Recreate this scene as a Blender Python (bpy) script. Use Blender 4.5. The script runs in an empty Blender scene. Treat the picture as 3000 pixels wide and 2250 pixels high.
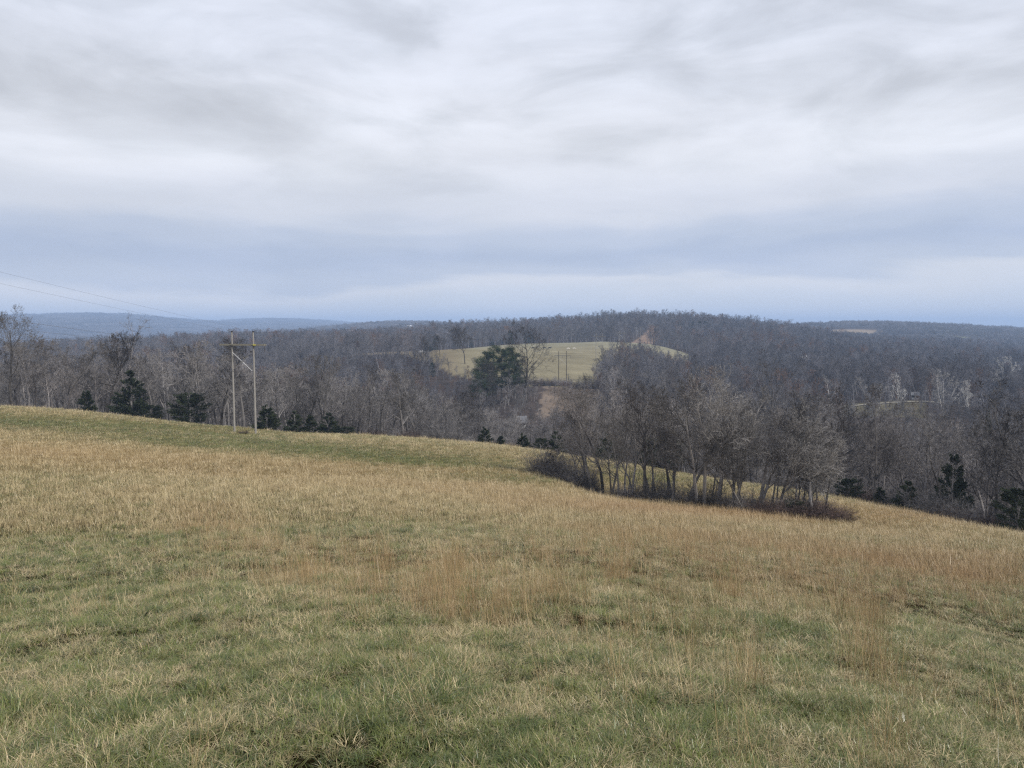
import bpy, bmesh, math, random
import numpy as np
from mathutils import Vector

S = bpy.context.scene
C = S.collection
R_ = math.radians

# ------------------------------------------------------------------ camera, sky, sun, exposure
FPX, HORIZON = 759.0, 326.0
PITCH = math.atan((384.0 - HORIZON) / FPX)
EYE = 1.6
cam_d = bpy.data.cameras.new('camera')
cam = bpy.data.objects.new('camera', cam_d)
C.objects.link(cam)
cam_d.sensor_fit = 'HORIZONTAL'
cam_d.sensor_width = 36.0
cam_d.lens = FPX / 1024.0 * 36.0
cam_d.clip_start = 0.05
cam_d.clip_end = 30000.0
cam.location = (0, 0, EYE)
cam.rotation_euler = (math.pi / 2 - PITCH, 0, 0)
S.camera = cam

S.render.engine = 'CYCLES'
S.view_settings.view_transform = 'Standard'
S.view_settings.look = 'None'
S.view_settings.exposure = 0.1
S.view_settings.gamma = 1.0
S.cycles.use_denoising = False
S.cycles.use_adaptive_sampling = False
S.cycles.denoiser = 'OPENIMAGEDENOISE'
S.cycles.denoising_input_passes = 'RGB_ALBEDO_NORMAL'
S.cycles.denoising_prefilter = 'ACCURATE'
S.cycles.max_bounces = 4
S.cycles.diffuse_bounces = 2
S.cycles.glossy_bounces = 1
S.cycles.transmission_bounces = 2
S.cycles.transparent_max_bounces = 8
S.cycles.volume_bounces = 1
S.cycles.filter_width = 1.3
S.cycles.sample_clamp_indirect = 3.0
S.render.film_transparent = False

SUN_EL, SUN_AZ = R_(42), R_(122)      # azimuth from the view direction, negative = left

def lin(r, g, b):
    f = lambda c: (c / 255 / 12.92) if c / 255 <= 0.04045 else ((c / 255 + 0.055) / 1.055) ** 2.4
    return (f(r), f(g), f(b), 1.0)

world = bpy.data.worlds.new('World')
S.world = world
world.use_nodes = True
nt = world.node_tree
nt.nodes.clear()

class NT:
    """small helper to write node trees"""
    def __init__(s, t): s.t = t
    def n(s, typ, **kw):
        nd = s.t.nodes.new(typ)
        for k, v in kw.items(): setattr(nd, k, v)
        return nd
    def l(s, a, b): s.t.links.new(a, b)
    def put(s, sock, v):
        if isinstance(v, bpy.types.NodeSocket): s.l(v, sock)
        else: sock.default_value = v
    def m(s, op, a, b=0.0, c=None, clamp=False):
        nd = s.n('ShaderNodeMath', operation=op, use_clamp=clamp)
        s.put(nd.inputs[0], a); s.put(nd.inputs[1], b)
        if c is not None: s.put(nd.inputs[2], c)
        return nd.outputs[0]
    def mix(s, f, a, b, blend='MIX'):
        nd = s.n('ShaderNodeMix', data_type='RGBA', blend_type=blend)
        s.put(nd.inputs[0], f); s.put(nd.inputs[6], a); s.put(nd.inputs[7], b)
        return nd.outputs[2]
    def noise(s, vec, scale, detail=3, rough=0.5, dist=0.0):
        nd = s.n('ShaderNodeTexNoise')
        if vec is not None: s.l(vec, nd.inputs['Vector'])
        nd.inputs['Scale'].default_value = scale
        nd.inputs['Detail'].default_value = detail
        nd.inputs['Roughness'].default_value = rough
        nd.inputs['Distortion'].default_value = dist
        return nd.outputs['Fac']
    def ramp(s, f, stops, interp='LINEAR'):
        nd = s.n('ShaderNodeValToRGB')
        s.l(f, nd.inputs[0])
        cr = nd.color_ramp
        cr.interpolation = interp
        while len(cr.elements) < len(stops): cr.elements.new(0.5)
        for e, (p, c) in zip(cr.elements, stops): e.position = p; e.color = c
        return nd.outputs[0]

def build_sky():
    w = NT(nt)
    tc = w.n('ShaderNodeTexCoord')
    sep = w.n('ShaderNodeSeparateXYZ'); w.l(tc.outputs['Generated'], sep.inputs[0])
    x, y, z = sep.outputs
    zz = w.m('MAXIMUM', z, 0.0)
    zd = w.m('ADD', zz, 0.10)
    px = w.m('DIVIDE', x, zd); py = w.m('DIVIDE', y, zd)
    comb = w.n('ShaderNodeCombineXYZ'); w.l(px, comb.inputs[0]); w.l(py, comb.inputs[1])
    big = w.noise(comb.outputs[0], 0.75, 6, 0.55, 0.5)
    # long streaks lying flat: squeeze the height, keep the width
    comb2 = w.n('ShaderNodeCombineXYZ'); w.l(x, comb2.inputs[0]); w.l(y, comb2.inputs[1])
    w.l(w.m('MULTIPLY', zz, 5.0), comb2.inputs[2])
    st = w.noise(comb2.outputs[0], 2.6, 7, 0.55, 0.35)
    comb3 = w.n('ShaderNodeCombineXYZ'); w.l(x, comb3.inputs[0]); w.l(y, comb3.inputs[1])
    w.l(w.m('MULTIPLY', zz, 3.0), comb3.inputs[2])
    st2 = w.noise(comb3.outputs[0], 4.6, 7, 0.52, 0.5)
    sm = w.n('ShaderNodeMapRange', interpolation_type='SMOOTHSTEP'); w.l(st2, sm.inputs[0])
    sm.inputs[1].default_value = .36; sm.inputs[2].default_value = .64
    st2 = w.m('ADD', w.m('MULTIPLY', sm.outputs[0], .34), w.m('MULTIPLY', st2, .66))
    # elevation, warped
    warp = w.m('MULTIPLY', w.m('SUBTRACT', st, 0.5), 0.10)
    e = w.m('ADD', zz, warp)
    e = w.m('ADD', e, w.m('MULTIPLY', x, -0.012))
    e = w.m('MULTIPLY', e, 2.0, clamp=True)     # 0..0.5 -> 0..1
    base = w.ramp(e, [
        (0.00, lin(196, 206, 222)), (0.06, lin(201, 208, 221)), (0.100, lin(207, 211, 221)),
        (0.130, lin(184, 193, 211)), (0.175, lin(173, 184, 206)), (0.225, lin(183, 192, 210)),
        (0.30, lin(204, 208, 218)), (0.42, lin(214, 217, 224)), (0.72, lin(210, 215, 226)), (1.0, lin(208, 214, 227))], 'EASE')
    up = w.m('MULTIPLY', w.m('SUBTRACT', zz, 0.14), 9.0, clamp=True)
    lum = w.m('ADD', w.m('MULTIPLY', w.m('SUBTRACT', big, 0.5), w.m('MULTIPLY', up, 0.80)),
              w.m('MULTIPLY', w.m('SUBTRACT', st, 0.5), w.m('ADD', w.m('MULTIPLY', up, 0.34), 0.12)))
    lum = w.m('ADD', lum, w.m('MULTIPLY', w.m('SUBTRACT', st2, 0.5), w.m('ADD', w.m('MULTIPLY', up, 0.34), 0.12)))
    lum = w.m('ADD', lum, 1.0)
    lum = w.m('MULTIPLY', lum, w.m('ADD', 0.12, w.m('MULTIPLY', w.m('ADD', z, 0.03), 60.0, clamp=True)), clamp=False)
    col = w.n('ShaderNodeVectorMath', operation='SCALE')
    w.l(base, col.inputs[0]); w.l(lum, col.inputs['Scale'])
    tint = w.mix(w.m('MULTIPLY', w.m('SUBTRACT', st2, 0.45), 1.2, clamp=True), col.outputs[0], (1.015, 0.995, 0.995, 1), 'MULTIPLY')
    bg = w.n('ShaderNodeBackground'); w.l(tint, bg.inputs[0]); bg.inputs[1].default_value = SKY
    sky = w.n('ShaderNodeTexSky', sky_type='NISHITA')
    sky.sun_disc = False
    sky.sun_elevation = SUN_EL
    sky.sun_rotation = -SUN_AZ
    bg2 = w.n('ShaderNodeBackground'); w.l(sky.outputs[0], bg2.inputs[0]); bg2.inputs[1].default_value = 0.10
    mx = w.n('ShaderNodeMixShader'); mx.inputs[0].default_value = 0.93
    w.l(bg2.outputs[0], mx.inputs[1]); w.l(bg.outputs[0], mx.inputs[2])
    out = w.n('ShaderNodeOutputWorld'); w.l(mx.outputs[0], out.inputs[0])

SKY = 1.0
build_sky()
world.cycles.sampling_method = 'MANUAL'
world.cycles.sample_map_resolution = 512

sun_d = bpy.data.lights.new('sun', 'SUN')
sun_d.energy = 3.3
sun_d.angle = R_(6)
sun_d.color = (1.0, 0.95, 0.87)
sun = bpy.data.objects.new('sun', sun_d)
C.objects.link(sun)
sd = Vector((math.sin(SUN_AZ) * math.cos(SUN_EL), math.cos(SUN_AZ) * math.cos(SUN_EL), math.sin(SUN_EL)))
sun.rotation_euler = sd.to_track_quat('Z', 'Y').to_euler()

# ------------------------------------------------------------------ terrain measured as sight lines (column, row, distance)
sp_, cp_ = math.sin(PITCH), math.cos(PITCH)
def ray(col, row):
    x = (col - 512.0) / FPX; y = (384.0 - row) / FPX
    return x, cp_ + sp_ * y, cp_ * y - sp_
def point(col, row, dist):
    """point seen at column, row and lying dist metres away over the ground"""
    x, y, z = ray(col, row); h = math.hypot(x, y)
    return x / h * dist, y / h * dist, EYE + z / h * dist
def to_pixel(x, y, z):
    z = z - EYE
    d = cp_ * y - sp_ * z
    u = sp_ * y + cp_ * z
    d = np.maximum(d, 0.01)
    return 512.0 + FPX * x / d, 384.0 - FPX * u / d

PROFILE = {   # column: [(distance, row of the ground), ...]
    0: [(165, 408), (215, 425), (380, 412), (1200, 356), (2500, 349), (4000, 323), (5200, 319), (6500, 319)],
    128: [(155, 418), (205, 432), (400, 396), (1200, 352), (2500, 346), (4300, 323), (5300, 316), (6500, 318)],
    205: [(3500, 340), (5000, 325), (6500, 324)],
    300: [(4500, 328), (6500, 320)],
    250: [(119, 433.5), (136, 428.5), (180, 446), (400, 388), (700, 357), (1000, 345), (2200, 341), (6500, 320)],
    370: [(130, 437), (170, 456), (250, 436), (330, 410), (420, 388), (480, 360), (560, 353), (800, 347), (1100, 342), (1800, 337.5), (2250, 328), (2600, 327), (6000, 326)],
    440: [(126, 443), (170, 468), (240, 450), (330, 406), (355, 394), (405, 361), (560, 351), (700, 349), (1000, 336), (2500, 326), (6000, 328)],
    512: [(122, 450), (155, 480), (210, 470), (270, 408), (300, 397), (345, 382), (400, 364), (560, 349), (640, 344), (800, 343), (1050, 331), (2500, 332)],
    555: [(120, 456), (155, 488), (210, 475), (270, 412), (345, 384), (450, 359), (560, 349.5), (640, 343), (800, 342), (1050, 329), (2500, 333)],
    600: [(75, 496), (118, 462), (155, 492), (220, 470), (280, 410), (345, 387), (450, 359), (560, 351), (640, 341.5), (690, 344), (760, 341.5), (1000, 326.5), (1500, 336)],
    648: [(71, 501), (115, 468), (155, 494), (220, 470), (290, 410), (345, 392), (450, 368), (560, 354), (640, 344), (690, 345), (760, 340), (900, 330), (1000, 326), (1500, 336)],
    690: [(69, 505.5), (112, 476), (150, 497), (220, 472), (300, 414), (400, 388), (500, 372), (650, 352), (800, 345), (1000, 327.5), (1500, 336)],
    770: [(69, 514), (106, 487), (145, 507), (220, 468), (330, 414), (450, 388), (550, 370), (800, 350), (1050, 334), (1600, 337)],
    850: [(72, 521), (100, 500), (135, 517), (200, 478), (290, 423), (340, 407), (450, 390), (600, 372), (900, 355), (1300, 345), (1520, 340), (1880, 328.5), (2200, 327), (3000, 333)],
    940: [(72, 528), (92, 518), (125, 534), (200, 484), (290, 428), (350, 404), (500, 390), (800, 366), (1200, 351), (1500, 343.5), (1820, 334), (2150, 329), (3000, 335)],
    1024: [(70, 536), (86, 538), (115, 556), (200, 502), (330, 432), (600, 390), (1000, 367), (1500, 352), (2000, 338), (2500, 333), (4000, 336)],
}
def _controls():
    P, Q = [], []
    for col, prof in PROFILE.items():
        for dist, row in prof:
            x, y, z = point(col, row, dist)
            P.append((math.atan2(x, y), math.log(dist))); Q.append(z / dist)
        t = col / 1024.0
        a = math.atan2((col - 512) / FPX, 1.0)
        for dist, q in ((2.5, -.185 - .045 * t), (7, -.195 - .045 * t), (25, -.193 - .05 * t)):
            P.append((a, math.log(dist))); Q.append(q)
        if col in (205, 300): Q[-3:] = []; P[-3:] = []; continue
        if col < 560:
            P.append((a, math.log(70))); Q.append(-.125 - .055 * col / 512)
        P.append((a, math.log(12000))); Q.append(-0.004)
    return np.array(P), np.array(Q)
_P, _Q = _controls()
_SC = np.array([2.2, 1.0])
def _U(r2): return np.where(r2 > 1e-12, 0.5 * r2 * np.log(np.maximum(r2, 1e-12)), 0.0)
def _fit():
    p = _P * _SC; n = len(p)
    d2 = ((p[:, None] - p[None]) ** 2).sum(-1)
    A = np.zeros((n + 3, n + 3)); A[:n, :n] = _U(d2) + np.eye(n) * 2e-4
    A[:n, n] = 1; A[:n, n + 1:] = p; A[n, :n] = 1; A[n + 1:, :n] = p.T
    return np.linalg.solve(A, np.concatenate([_Q, np.zeros(3)]))
_W = _fit()
AZ_LO = math.atan2(-512 / FPX, 1) - 0.01
AZ_HI = math.atan2(512 / FPX, 1) + 0.01

def vnoise(x, y, seed=0):
    xi = np.floor(x); yi = np.floor(y); fx = x - xi; fy = y - yi
    fx = fx * fx * (3 - 2 * fx); fy = fy * fy * (3 - 2 * fy)
    def h(a, b):
        v = np.sin(a * 127.1 + b * 311.7 + seed * 74.7) * 43758.5453
        return v - np.floor(v)
    return (h(xi, yi) * (1 - fx) + h(xi + 1, yi) * fx) * (1 - fy) + (h(xi, yi + 1) * (1 - fx) + h(xi + 1, yi + 1) * fx) * fy
def fbm(x, y, seed=0, octaves=4):
    s = 0; a = 0.5
    for k in range(octaves):
        s = s + a * (vnoise(x, y, seed + k) - 0.5); x = x * 2.03 + 5.1; y = y * 2.03 + 9.7; a *= 0.55
    return s          # about -0.5 .. 0.5

def ground(x, y):
    """height of the ground, vectorised"""
    x = np.atleast_1d(np.asarray(x, float)); y = np.atleast_1d(np.asarray(y, float))
    r = np.maximum(np.hypot(x, y), 0.3); az = np.arctan2(x, y)
    ac = np.clip(az, AZ_LO, AZ_HI); lr = np.clip(np.log(r), math.log(2.5), math.log(12000))
    q = np.empty_like(r)
    for i in range(0, len(r), 20000):
        p = np.stack([ac[i:i + 20000], lr[i:i + 20000]], 1) * _SC
        c = _P * _SC
        d2 = ((p[:, None] - c[None]) ** 2).sum(-1)
        q[i:i + 20000] = _U(d2) @ _W[:len(c)] + _W[len(c)] + p @ _W[len(c) + 1:]
    w = np.clip((np.abs(az) - 0.9) / 1.3, 0, 1); w = w * w * (3 - 2 * w)
    q = q * (1 - w) + w * 0.16 / (1 + r / 150.0)
    z = q * r
    z = z + 0.12 * fbm(x * 1.5, y * 1.5, 3, 3) * np.clip(r / 3, 0, 1) + 0.02 * np.clip(r - 60, 0, 60) / 6 * fbm(x * .06, y * .06, 11, 3)
    z = z + np.clip((r - 900) / 600, 0, 1) * (6.0 + np.clip(r - 2500, 0, 6000) * .0060) * fbm(x * .0045 / (1 + r / 4000), y * .0045 / (1 + r / 4000), 21, 4)
    return z

def gz(x, y): return float(ground([x], [y])[0])
def at(col, dist):
    """world point on the ground seen in this column at this distance"""
    row = 400.0
    for _ in range(4):
        x, y, _z = point(col, row, dist)
        z = gz(x, y); row = float(to_pixel(x, y, z)[1])
    return x, y, z, row

# ------------------------------------------------------------------ zones
EDGE_C = [-400, 0, 117, 243, 370, 512, 555, 650, 740, 847, 940, 1024, 1400]
EDGE_R = [175, 165, 157, 136, 130, 122, 120, 115, 108, 100, 92, 86, 78]
def edge_dist(col): return np.interp(col, EDGE_C, EDGE_R)
LX, LY, LD = -39.7, 112.0, 0.27           # the power line: one point and its run
def line_offset(x, y):
    n = math.hypot(1, LD)
    return (x - LX - LD * (y - LY)) / n
def smooth(v, a, b): 
    t = np.clip((v - a) / (b - a), 0, 1); return t * t * (3 - 2 * t)
def zones(x, y, z):
    col, row = to_pixel(x, y, z)
    front = y > 0.05 * np.hypot(x, y)
    col = np.where(front, col, np.where(x < 0, -400, 1400)); col = np.clip(col, -400, 1400)
    r = np.hypot(x, y)
    wob = 3.0 * fbm(x * .08, y * .08, 5, 3)
    fieldm = 1 - smooth(r + wob, edge_dist(col) - 0.6, edge_dist(col) + 0.6)
    lo = np.interp(col, [345, 400, 440, 470, 500, 560, 592, 606, 640, 700], [535, 490, 390, 368, 338, 330, 336, 440, 500, 540])
    hi = np.interp(col, [345, 400, 470, 560, 600, 660, 700], [545, 590, 625, 650, 655, 655, 600])
    wb = 25 * fbm(x * .02, y * .02, 6, 3)
    past = ((r + wb > lo) & (r + wb < hi) & (col > 345) & (col < 700)).astype(float)
    off = np.abs(line_offset(x, y))
    half = np.where(r < 360, 0.0, np.where(r < 700, 9.0, 9.5))
    corr = ((off < half) & (y < 1010) & (y > 0)).astype(float)
    wc = 34 * fbm(x * .045, y * .045, 15, 4)
    corr = np.maximum(corr, ((col + wc > 542) & (col + wc < 594) & (r + wc > 262) & (r < 336)).astype(float))
    tanf = (((col > 318) & (col < 360) & (r > 1830) & (r < 2230)) | ((col > 822) & (col < 884) & (r > 1540) & (r < 1860)) |
            ((col > 660) & (col < 690) & (r > 480) & (r < 560)) | ((col > 404) & (col < 418) & (r > 2000) & (r < 2250))).astype(float)
    grn = ((col > 938) & (col < 985) & (r > 1540) & (r < 1790)).astype(float)
    bank = ((col > 842) & (col < 926) & (r > 305) & (r < 352 + 0.1 * (col - 838))).astype(float)
    return col, row, r, fieldm, past, corr, tanf, grn, bank

BL = [  # patches of the field: (column, row, half width, half height, dryness, redness)
    (60, 424, 190, 7, -.36, 0), (240, 446, 150, 8, -.42, 0), (400, 462, 110, 7, -.35, 0), (500, 478, 60, 6, -.28, 0),
    (640, 478, 60, 9, -.25, 0), (470, 471, 140, 4, .2, .1), (100, 455, 260, 14, .25, .30), (350, 483, 200, 11, .22, .2), (560, 505, 160, 14, .22, .15),
    (60, 548, 120, 26, -.35, -.1), (330, 528, 130, 14, -.25, -.1), (210, 522, 60, 16, .2, .45), (60, 590, 160, 40, -.2, -.2),
    (480, 608, 150, 30, .25, .55), (330, 590, 60, 25, .15, .4), (850, 590, 130, 26, .22, .65), (960, 560, 120, 24, .2, .35), (700, 545, 160, 22, .12, .35),
    (760, 640, 120, 24, -.2, 0), (700, 570, 260, 22, .08, .35), (300, 560, 200, 12, .05, .25), (560, 560, 90, 14, -.1, .2), (990, 600, 70, 30, .12, .3), (870, 650, 26, 34, .1, .55), (900, 760, 30, 30, .05, .35),
    (470, 682, 42, 16, -.28, -.4), (130, 640, 130, 40, -.2, -.2), (300, 700, 180, 60, -.02, -.1), (900, 515, 120, 9, .3, .45), (700, 512, 150, 6, .2, .5), (930, 545, 90, 5, -.3, 0),
]
def field_tone(x, y, col, row):
    base = np.interp(row, [400, 430, 480, 520, 560, 600, 650, 768, 900], [.64, .62, .64, .62, .57, .48, .43, .42, .42])
    red = np.interp(row, [430, 520, 600, 700], [.12, .22, .18, .05])
    for c, r0, w, h, d, rd in BL:
        g = np.exp(-((col - c) / w) ** 2 - ((row - r0 - (col - c) * .05) / h) ** 2)
        base = base + d * g * (1 if r0 < 515 else (.4 if r0 < 600 else .18)); red = red + .9 * rd * g
    r = np.hypot(x, y)
    s = np.clip(20.0 / np.maximum(r, 5), .15, 1.6)
    base = base + .55 * fbm(x * 1.5, y * 1.5, 31, 3) * np.clip(1.2 - r / 70, .3, 1) + .28 * fbm(x * .1, y * .16, 33, 4)
    red = red + .7 * fbm(x * .4, y * .4, 35, 4) * np.clip(1.4 - r / 60, .3, 1) + .3 * fbm(x * .07, y * .07, 36, 3)
    return np.clip(base, 0, 1), np.clip(red, 0, 1)

# ------------------------------------------------------------------ materials
def mat(name, rough=0.9):
    m = bpy.data.materials.new(name); m.use_nodes = True
    t = NT(m.node_tree); b = m.node_tree.nodes['Principled BSDF']
    b.inputs['Roughness'].default_value = rough
    b.inputs['Specular IOR Level'].default_value = 0.15
    return m, t, b

def m_ground():
    m, t, b = mat('earth_and_turf', 1.0)
    at_ = t.n('ShaderNodeAttribute', attribute_name='Col')
    g = t.n('ShaderNodeNewGeometry')
    n1 = t.noise(g.outputs['Position'], 14.0, 4, .65)
    n2 = t.noise(g.outputs['Position'], 1.3, 5, .6)
    n3 = t.noise(g.outputs['Position'], .05, 5, .65)
    v = t.m('ADD', t.m('MULTIPLY', n1, .9), t.m('MULTIPLY', n2, .7))
    v = t.m('ADD', v, t.m('MULTIPLY', n3, .6)); v = t.m('SUBTRACT', v, .1)
    sc = t.n('ShaderNodeVectorMath', operation='SCALE'); t.l(at_.outputs['Color'], sc.inputs[0]); t.l(v, sc.inputs['Scale'])
    t.l(sc.outputs[0], b.inputs['Base Color'])
    bp = t.n('ShaderNodeBump'); bp.inputs['Strength'].default_value = .8; bp.inputs['Distance'].default_value = .12
    t.l(n1, bp.inputs['Height']); t.l(bp.outputs[0], b.inputs['Normal'])
    b.inputs['Specular IOR Level'].default_value = 0
    return m

def m_bark(name, dark, light, grain=1.6):
    m, t, b = mat(name, .9)
    oi = t.n('ShaderNodeObjectInfo')
    g = t.n('ShaderNodeNewGeometry')
    n = t.noise(g.outputs['Position'], .9, 3, .7)
    f = t.m('ADD', t.m('MULTIPLY', oi.outputs['Random'], .85), t.m('MULTIPLY', t.m('SUBTRACT', n, .47), grain), clamp=True)
    c = t.mix(f, (*dark, 1), (*light, 1))
    n2 = t.noise(g.outputs['Position'], .022, 4, .6)
    c = t.mix(t.m('MULTIPLY', t.m('SUBTRACT', n2, .45), 3.0, clamp=True), c, (1.03, .97, .95, 1), 'MULTIPLY')
    t.l(c, b.inputs['Base Color'])
    return m

def m_grass():
    """blade colour: tone stored on the blade, dryness and redness on the tuft"""
    m, t, b = mat('grass_blades', .38)
    tone = t.n('ShaderNodeAttribute', attribute_name='tone')
    dry = t.n('ShaderNodeAttribute', attribute_name='dry', attribute_type='INSTANCER')
    red = t.n('ShaderNodeAttribute', attribute_name='red', attribute_type='INSTANCER')
    oi = t.n('ShaderNodeObjectInfo')
    a = t.m('ADD', t.m('MULTIPLY', tone.outputs['Fac'], 1.0), t.m('MULTIPLY', t.m('SUBTRACT', dry.outputs['Fac'], .5), 1.05), clamp=True)
    green = t.mix(oi.outputs['Random'], (.036, .066, .011, 1), (.165, .192, .040, 1))
    mid = t.mix(oi.outputs['Random'], (.10, .10, .032, 1), (.25, .22, .085, 1))
    straw = t.mix(oi.outputs['Random'], (.30, .23, .11, 1), (.62, .50, .29, 1))
    c = t.mix(t.m('MULTIPLY', a, 2.2, clamp=True), green, mid)
    c = t.mix(t.m('MULTIPLY', t.m('SUBTRACT', a, .45), 2.2, clamp=True), c, straw)
    teal = t.m('MULTIPLY', t.m('SUBTRACT', .03, dry.outputs['Fac']), 12, clamp=True)
    c = t.mix(t.m('MULTIPLY', teal, .55), c, (.075, .135, .085, 1))
    rf = t.m('MULTIPLY', t.m('SUBTRACT', red.outputs['Fac'], .25), 1.3, clamp=True)
    rf = t.m('MULTIPLY', rf, t.m('MULTIPLY', t.m('SUBTRACT', a, .25), 2.0, clamp=True))
    c = t.mix(t.m('MULTIPLY', rf, .8), c, (.36, .215, .105, 1))
    t.l(c, b.inputs['Base Color'])
    b.inputs['Specular IOR Level'].default_value = .5
    tr = t.n('ShaderNodeBsdfTranslucent'); t.l(c, tr.inputs[0])
    mx = t.n('ShaderNodeMixShader'); mx.inputs[0].default_value = .06
    t.l(b.outputs[0], mx.inputs[1]); t.l(tr.outputs[0], mx.inputs[2])
    out = [n for n in m.node_tree.nodes if n.type == 'OUTPUT_MATERIAL'][0]
    t.l(mx.outputs[0], out.inputs[0])
    return m

def m_needles(name, dark, light):
    m, t, b = mat(name, .7)
    oi = t.n('ShaderNodeObjectInfo'); g = t.n('ShaderNodeNewGeometry')
    n = t.noise(g.outputs['Position'], 1.6, 3, .7)
    f = t.m('ADD', t.m('MULTIPLY', t.m('SUBTRACT', n, .35), 1.8), t.m('MULTIPLY', oi.outputs['Random'], .25), clamp=True)
    t.l(t.mix(f, (*dark, 1), (*light, 1)), b.inputs['Base Color'])
    return m

def m_plain(name, c1, c2, scale=3.0, rough=.8, stretch=None):
    m, t, b = mat(name, rough)
    tc = t.n('ShaderNodeTexCoord'); vec = tc.outputs['Object']
    if stretch:
        mp = t.n('ShaderNodeMapping'); mp.inputs['Scale'].default_value = stretch
        t.l(vec, mp.inputs[0]); vec = mp.outputs[0]
    n = t.noise(vec, scale, 4, .65)
    t.l(t.mix(t.m('MULTIPLY', t.m('SUBTRACT', n, .3), 2.2, clamp=True), (*c1, 1), (*c2, 1)), b.inputs['Base Color'])
    return m

M_GROUND = m_ground()
M_BARK = m_bark('grey_bark', (.048, .044, .044), (.33, .31, .30))
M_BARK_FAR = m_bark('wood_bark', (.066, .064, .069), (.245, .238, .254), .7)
M_BARK_DARK = m_bark('dark_bark', (.020, .018, .017), (.10, .09, .085))
M_BARK_LIGHT = m_bark('lichen_grey_bark', (.065, .060, .056), (.33, .31, .29))  # lighter bark tone, mostly for the hedgerow trees
M_TRUNK = m_bark('trunk_bark', (.035, .032, .030), (.19, .175, .165))
M_BROWN = m_bark('brown_oak_leaves', (.10, .062, .045), (.24, .155, .11))
M_WHITE = m_bark('pale_sycamore_bark', (.26, .25, .24), (.64, .62, .58))
M_GRASS = m_grass()
M_CEDAR = m_needles('cedar_needles', (.016, .024, .013), (.060, .074, .034))
M_PINE = m_needles('pine_needles', (.018, .034, .014), (.065, .095, .030))
M_BRAMBLE = m_bark('bramble_stems', (.050, .038, .034), (.16, .115, .10))
M_POLE = m_plain('weathered_pole', (.20, .185, .165), (.38, .36, .335), 4.0, .85, (6, 6, .5))
M_ARM = m_plain('treated_crossarm', (.19, .17, .13), (.29, .27, .22), 4.0, .85)
M_STEEL = m_plain('galvanised_steel', (.50, .50, .50), (.62, .62, .62), 5.0, .45)
M_DARK = m_plain('dark_iron', (.03, .03, .03), (.06, .055, .05), 5.0, .6)
M_GLASSINS = m_plain('insulator_glaze', (.05, .045, .045), (.12, .11, .11), 8.0, .3)
M_WIRE = m_plain('aluminium_cable', (.11, .11, .115), (.17, .17, .175), 1.0, .5)
M_YELLOW = m_plain('yellow_tag', (.55, .48, .08), (.65, .58, .12), 4.0, .6)

# ------------------------------------------------------------------ object helpers
def tag(o, label, cat, group=None, kind=None):
    if label: o['label'] = label
    if cat: o['category'] = cat
    if group: o['group'] = group
    if kind: o['kind'] = kind
    return o
def mesh_data(name, verts, faces, m):
    me = bpy.data.meshes.new(name)
    me.from_pydata([tuple(v) for v in verts], [], faces)
    me.materials.append(m); me.update()
    return me
def link(name, data, parent=None, loc=None):
    o = bpy.data.objects.new(name, data); C.objects.link(o)
    if parent: o.parent = parent
    if loc: o.location = loc
    return o
def empty(name, loc, rz=0.0):
    o = bpy.data.objects.new(name, None); C.objects.link(o)
    o.location = loc; o.rotation_euler = (0, 0, rz); o.empty_display_size = .5
    return o

class MB:
    def __init__(s): s.v = []; s.f = []
    def tube(s, pts, rad, sides=4, cap=False):
        n0 = len(s.v); k = len(pts)
        for i, p in enumerate(pts):
            a = pts[max(i - 1, 0)]; b = pts[min(i + 1, k - 1)]
            t = Vector(b) - Vector(a)
            if t.length < 1e-9: t = Vector((0, 0, 1))
            t.normalize()
            u = t.cross(Vector((0.31, 0.95, 0.1)))
            if u.length < .1: u = t.cross(Vector((1, 0, 0)))
            u.normalize(); w = t.cross(u)
            r = rad[i] if hasattr(rad, '__len__') else rad
            for j in range(sides):
                an = 2 * math.pi * j / sides
                q = Vector(p) + (u * math.cos(an) + w * math.sin(an)) * r
                s.v.append((q.x, q.y, q.z))
        for i in range(k - 1):
            for j in range(sides):
                a = n0 + i * sides + j; b = n0 + i * sides + (j + 1) % sides
                s.f.append((a, b, b + sides, a + sides))
        if cap:
            s.f.append(tuple(n0 + j for j in range(sides - 1, -1, -1)))
            s.f.append(tuple(n0 + (k - 1) * sides + j for j in range(sides)))
    def box(s, c, d, rz=0.0):
        n0 = len(s.v); ca, sa = math.cos(rz), math.sin(rz)
        for dx in (-.5, .5):
            for dy in (-.5, .5):
                for dz in (-.5, .5):
                    x, y = dx * d[0], dy * d[1]
                    s.v.append((c[0] + x * ca - y * sa, c[1] + x * sa + y * ca, c[2] + dz * d[2]))
        for f in ((0, 1, 3, 2), (4, 6, 7, 5), (0, 4, 5, 1), (2, 3, 7, 6), (0, 2, 6, 4), (1, 5, 7, 3)):
            s.f.append(tuple(n0 + i for i in f))
    def poly(s, pts):
        n0 = len(s.v); s.v += [tuple(p) for p in pts]; s.f.append(tuple(range(n0, n0 + len(pts))))
    def data(s, name, m): return mesh_data(name, s.v, s.f, m)

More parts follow.
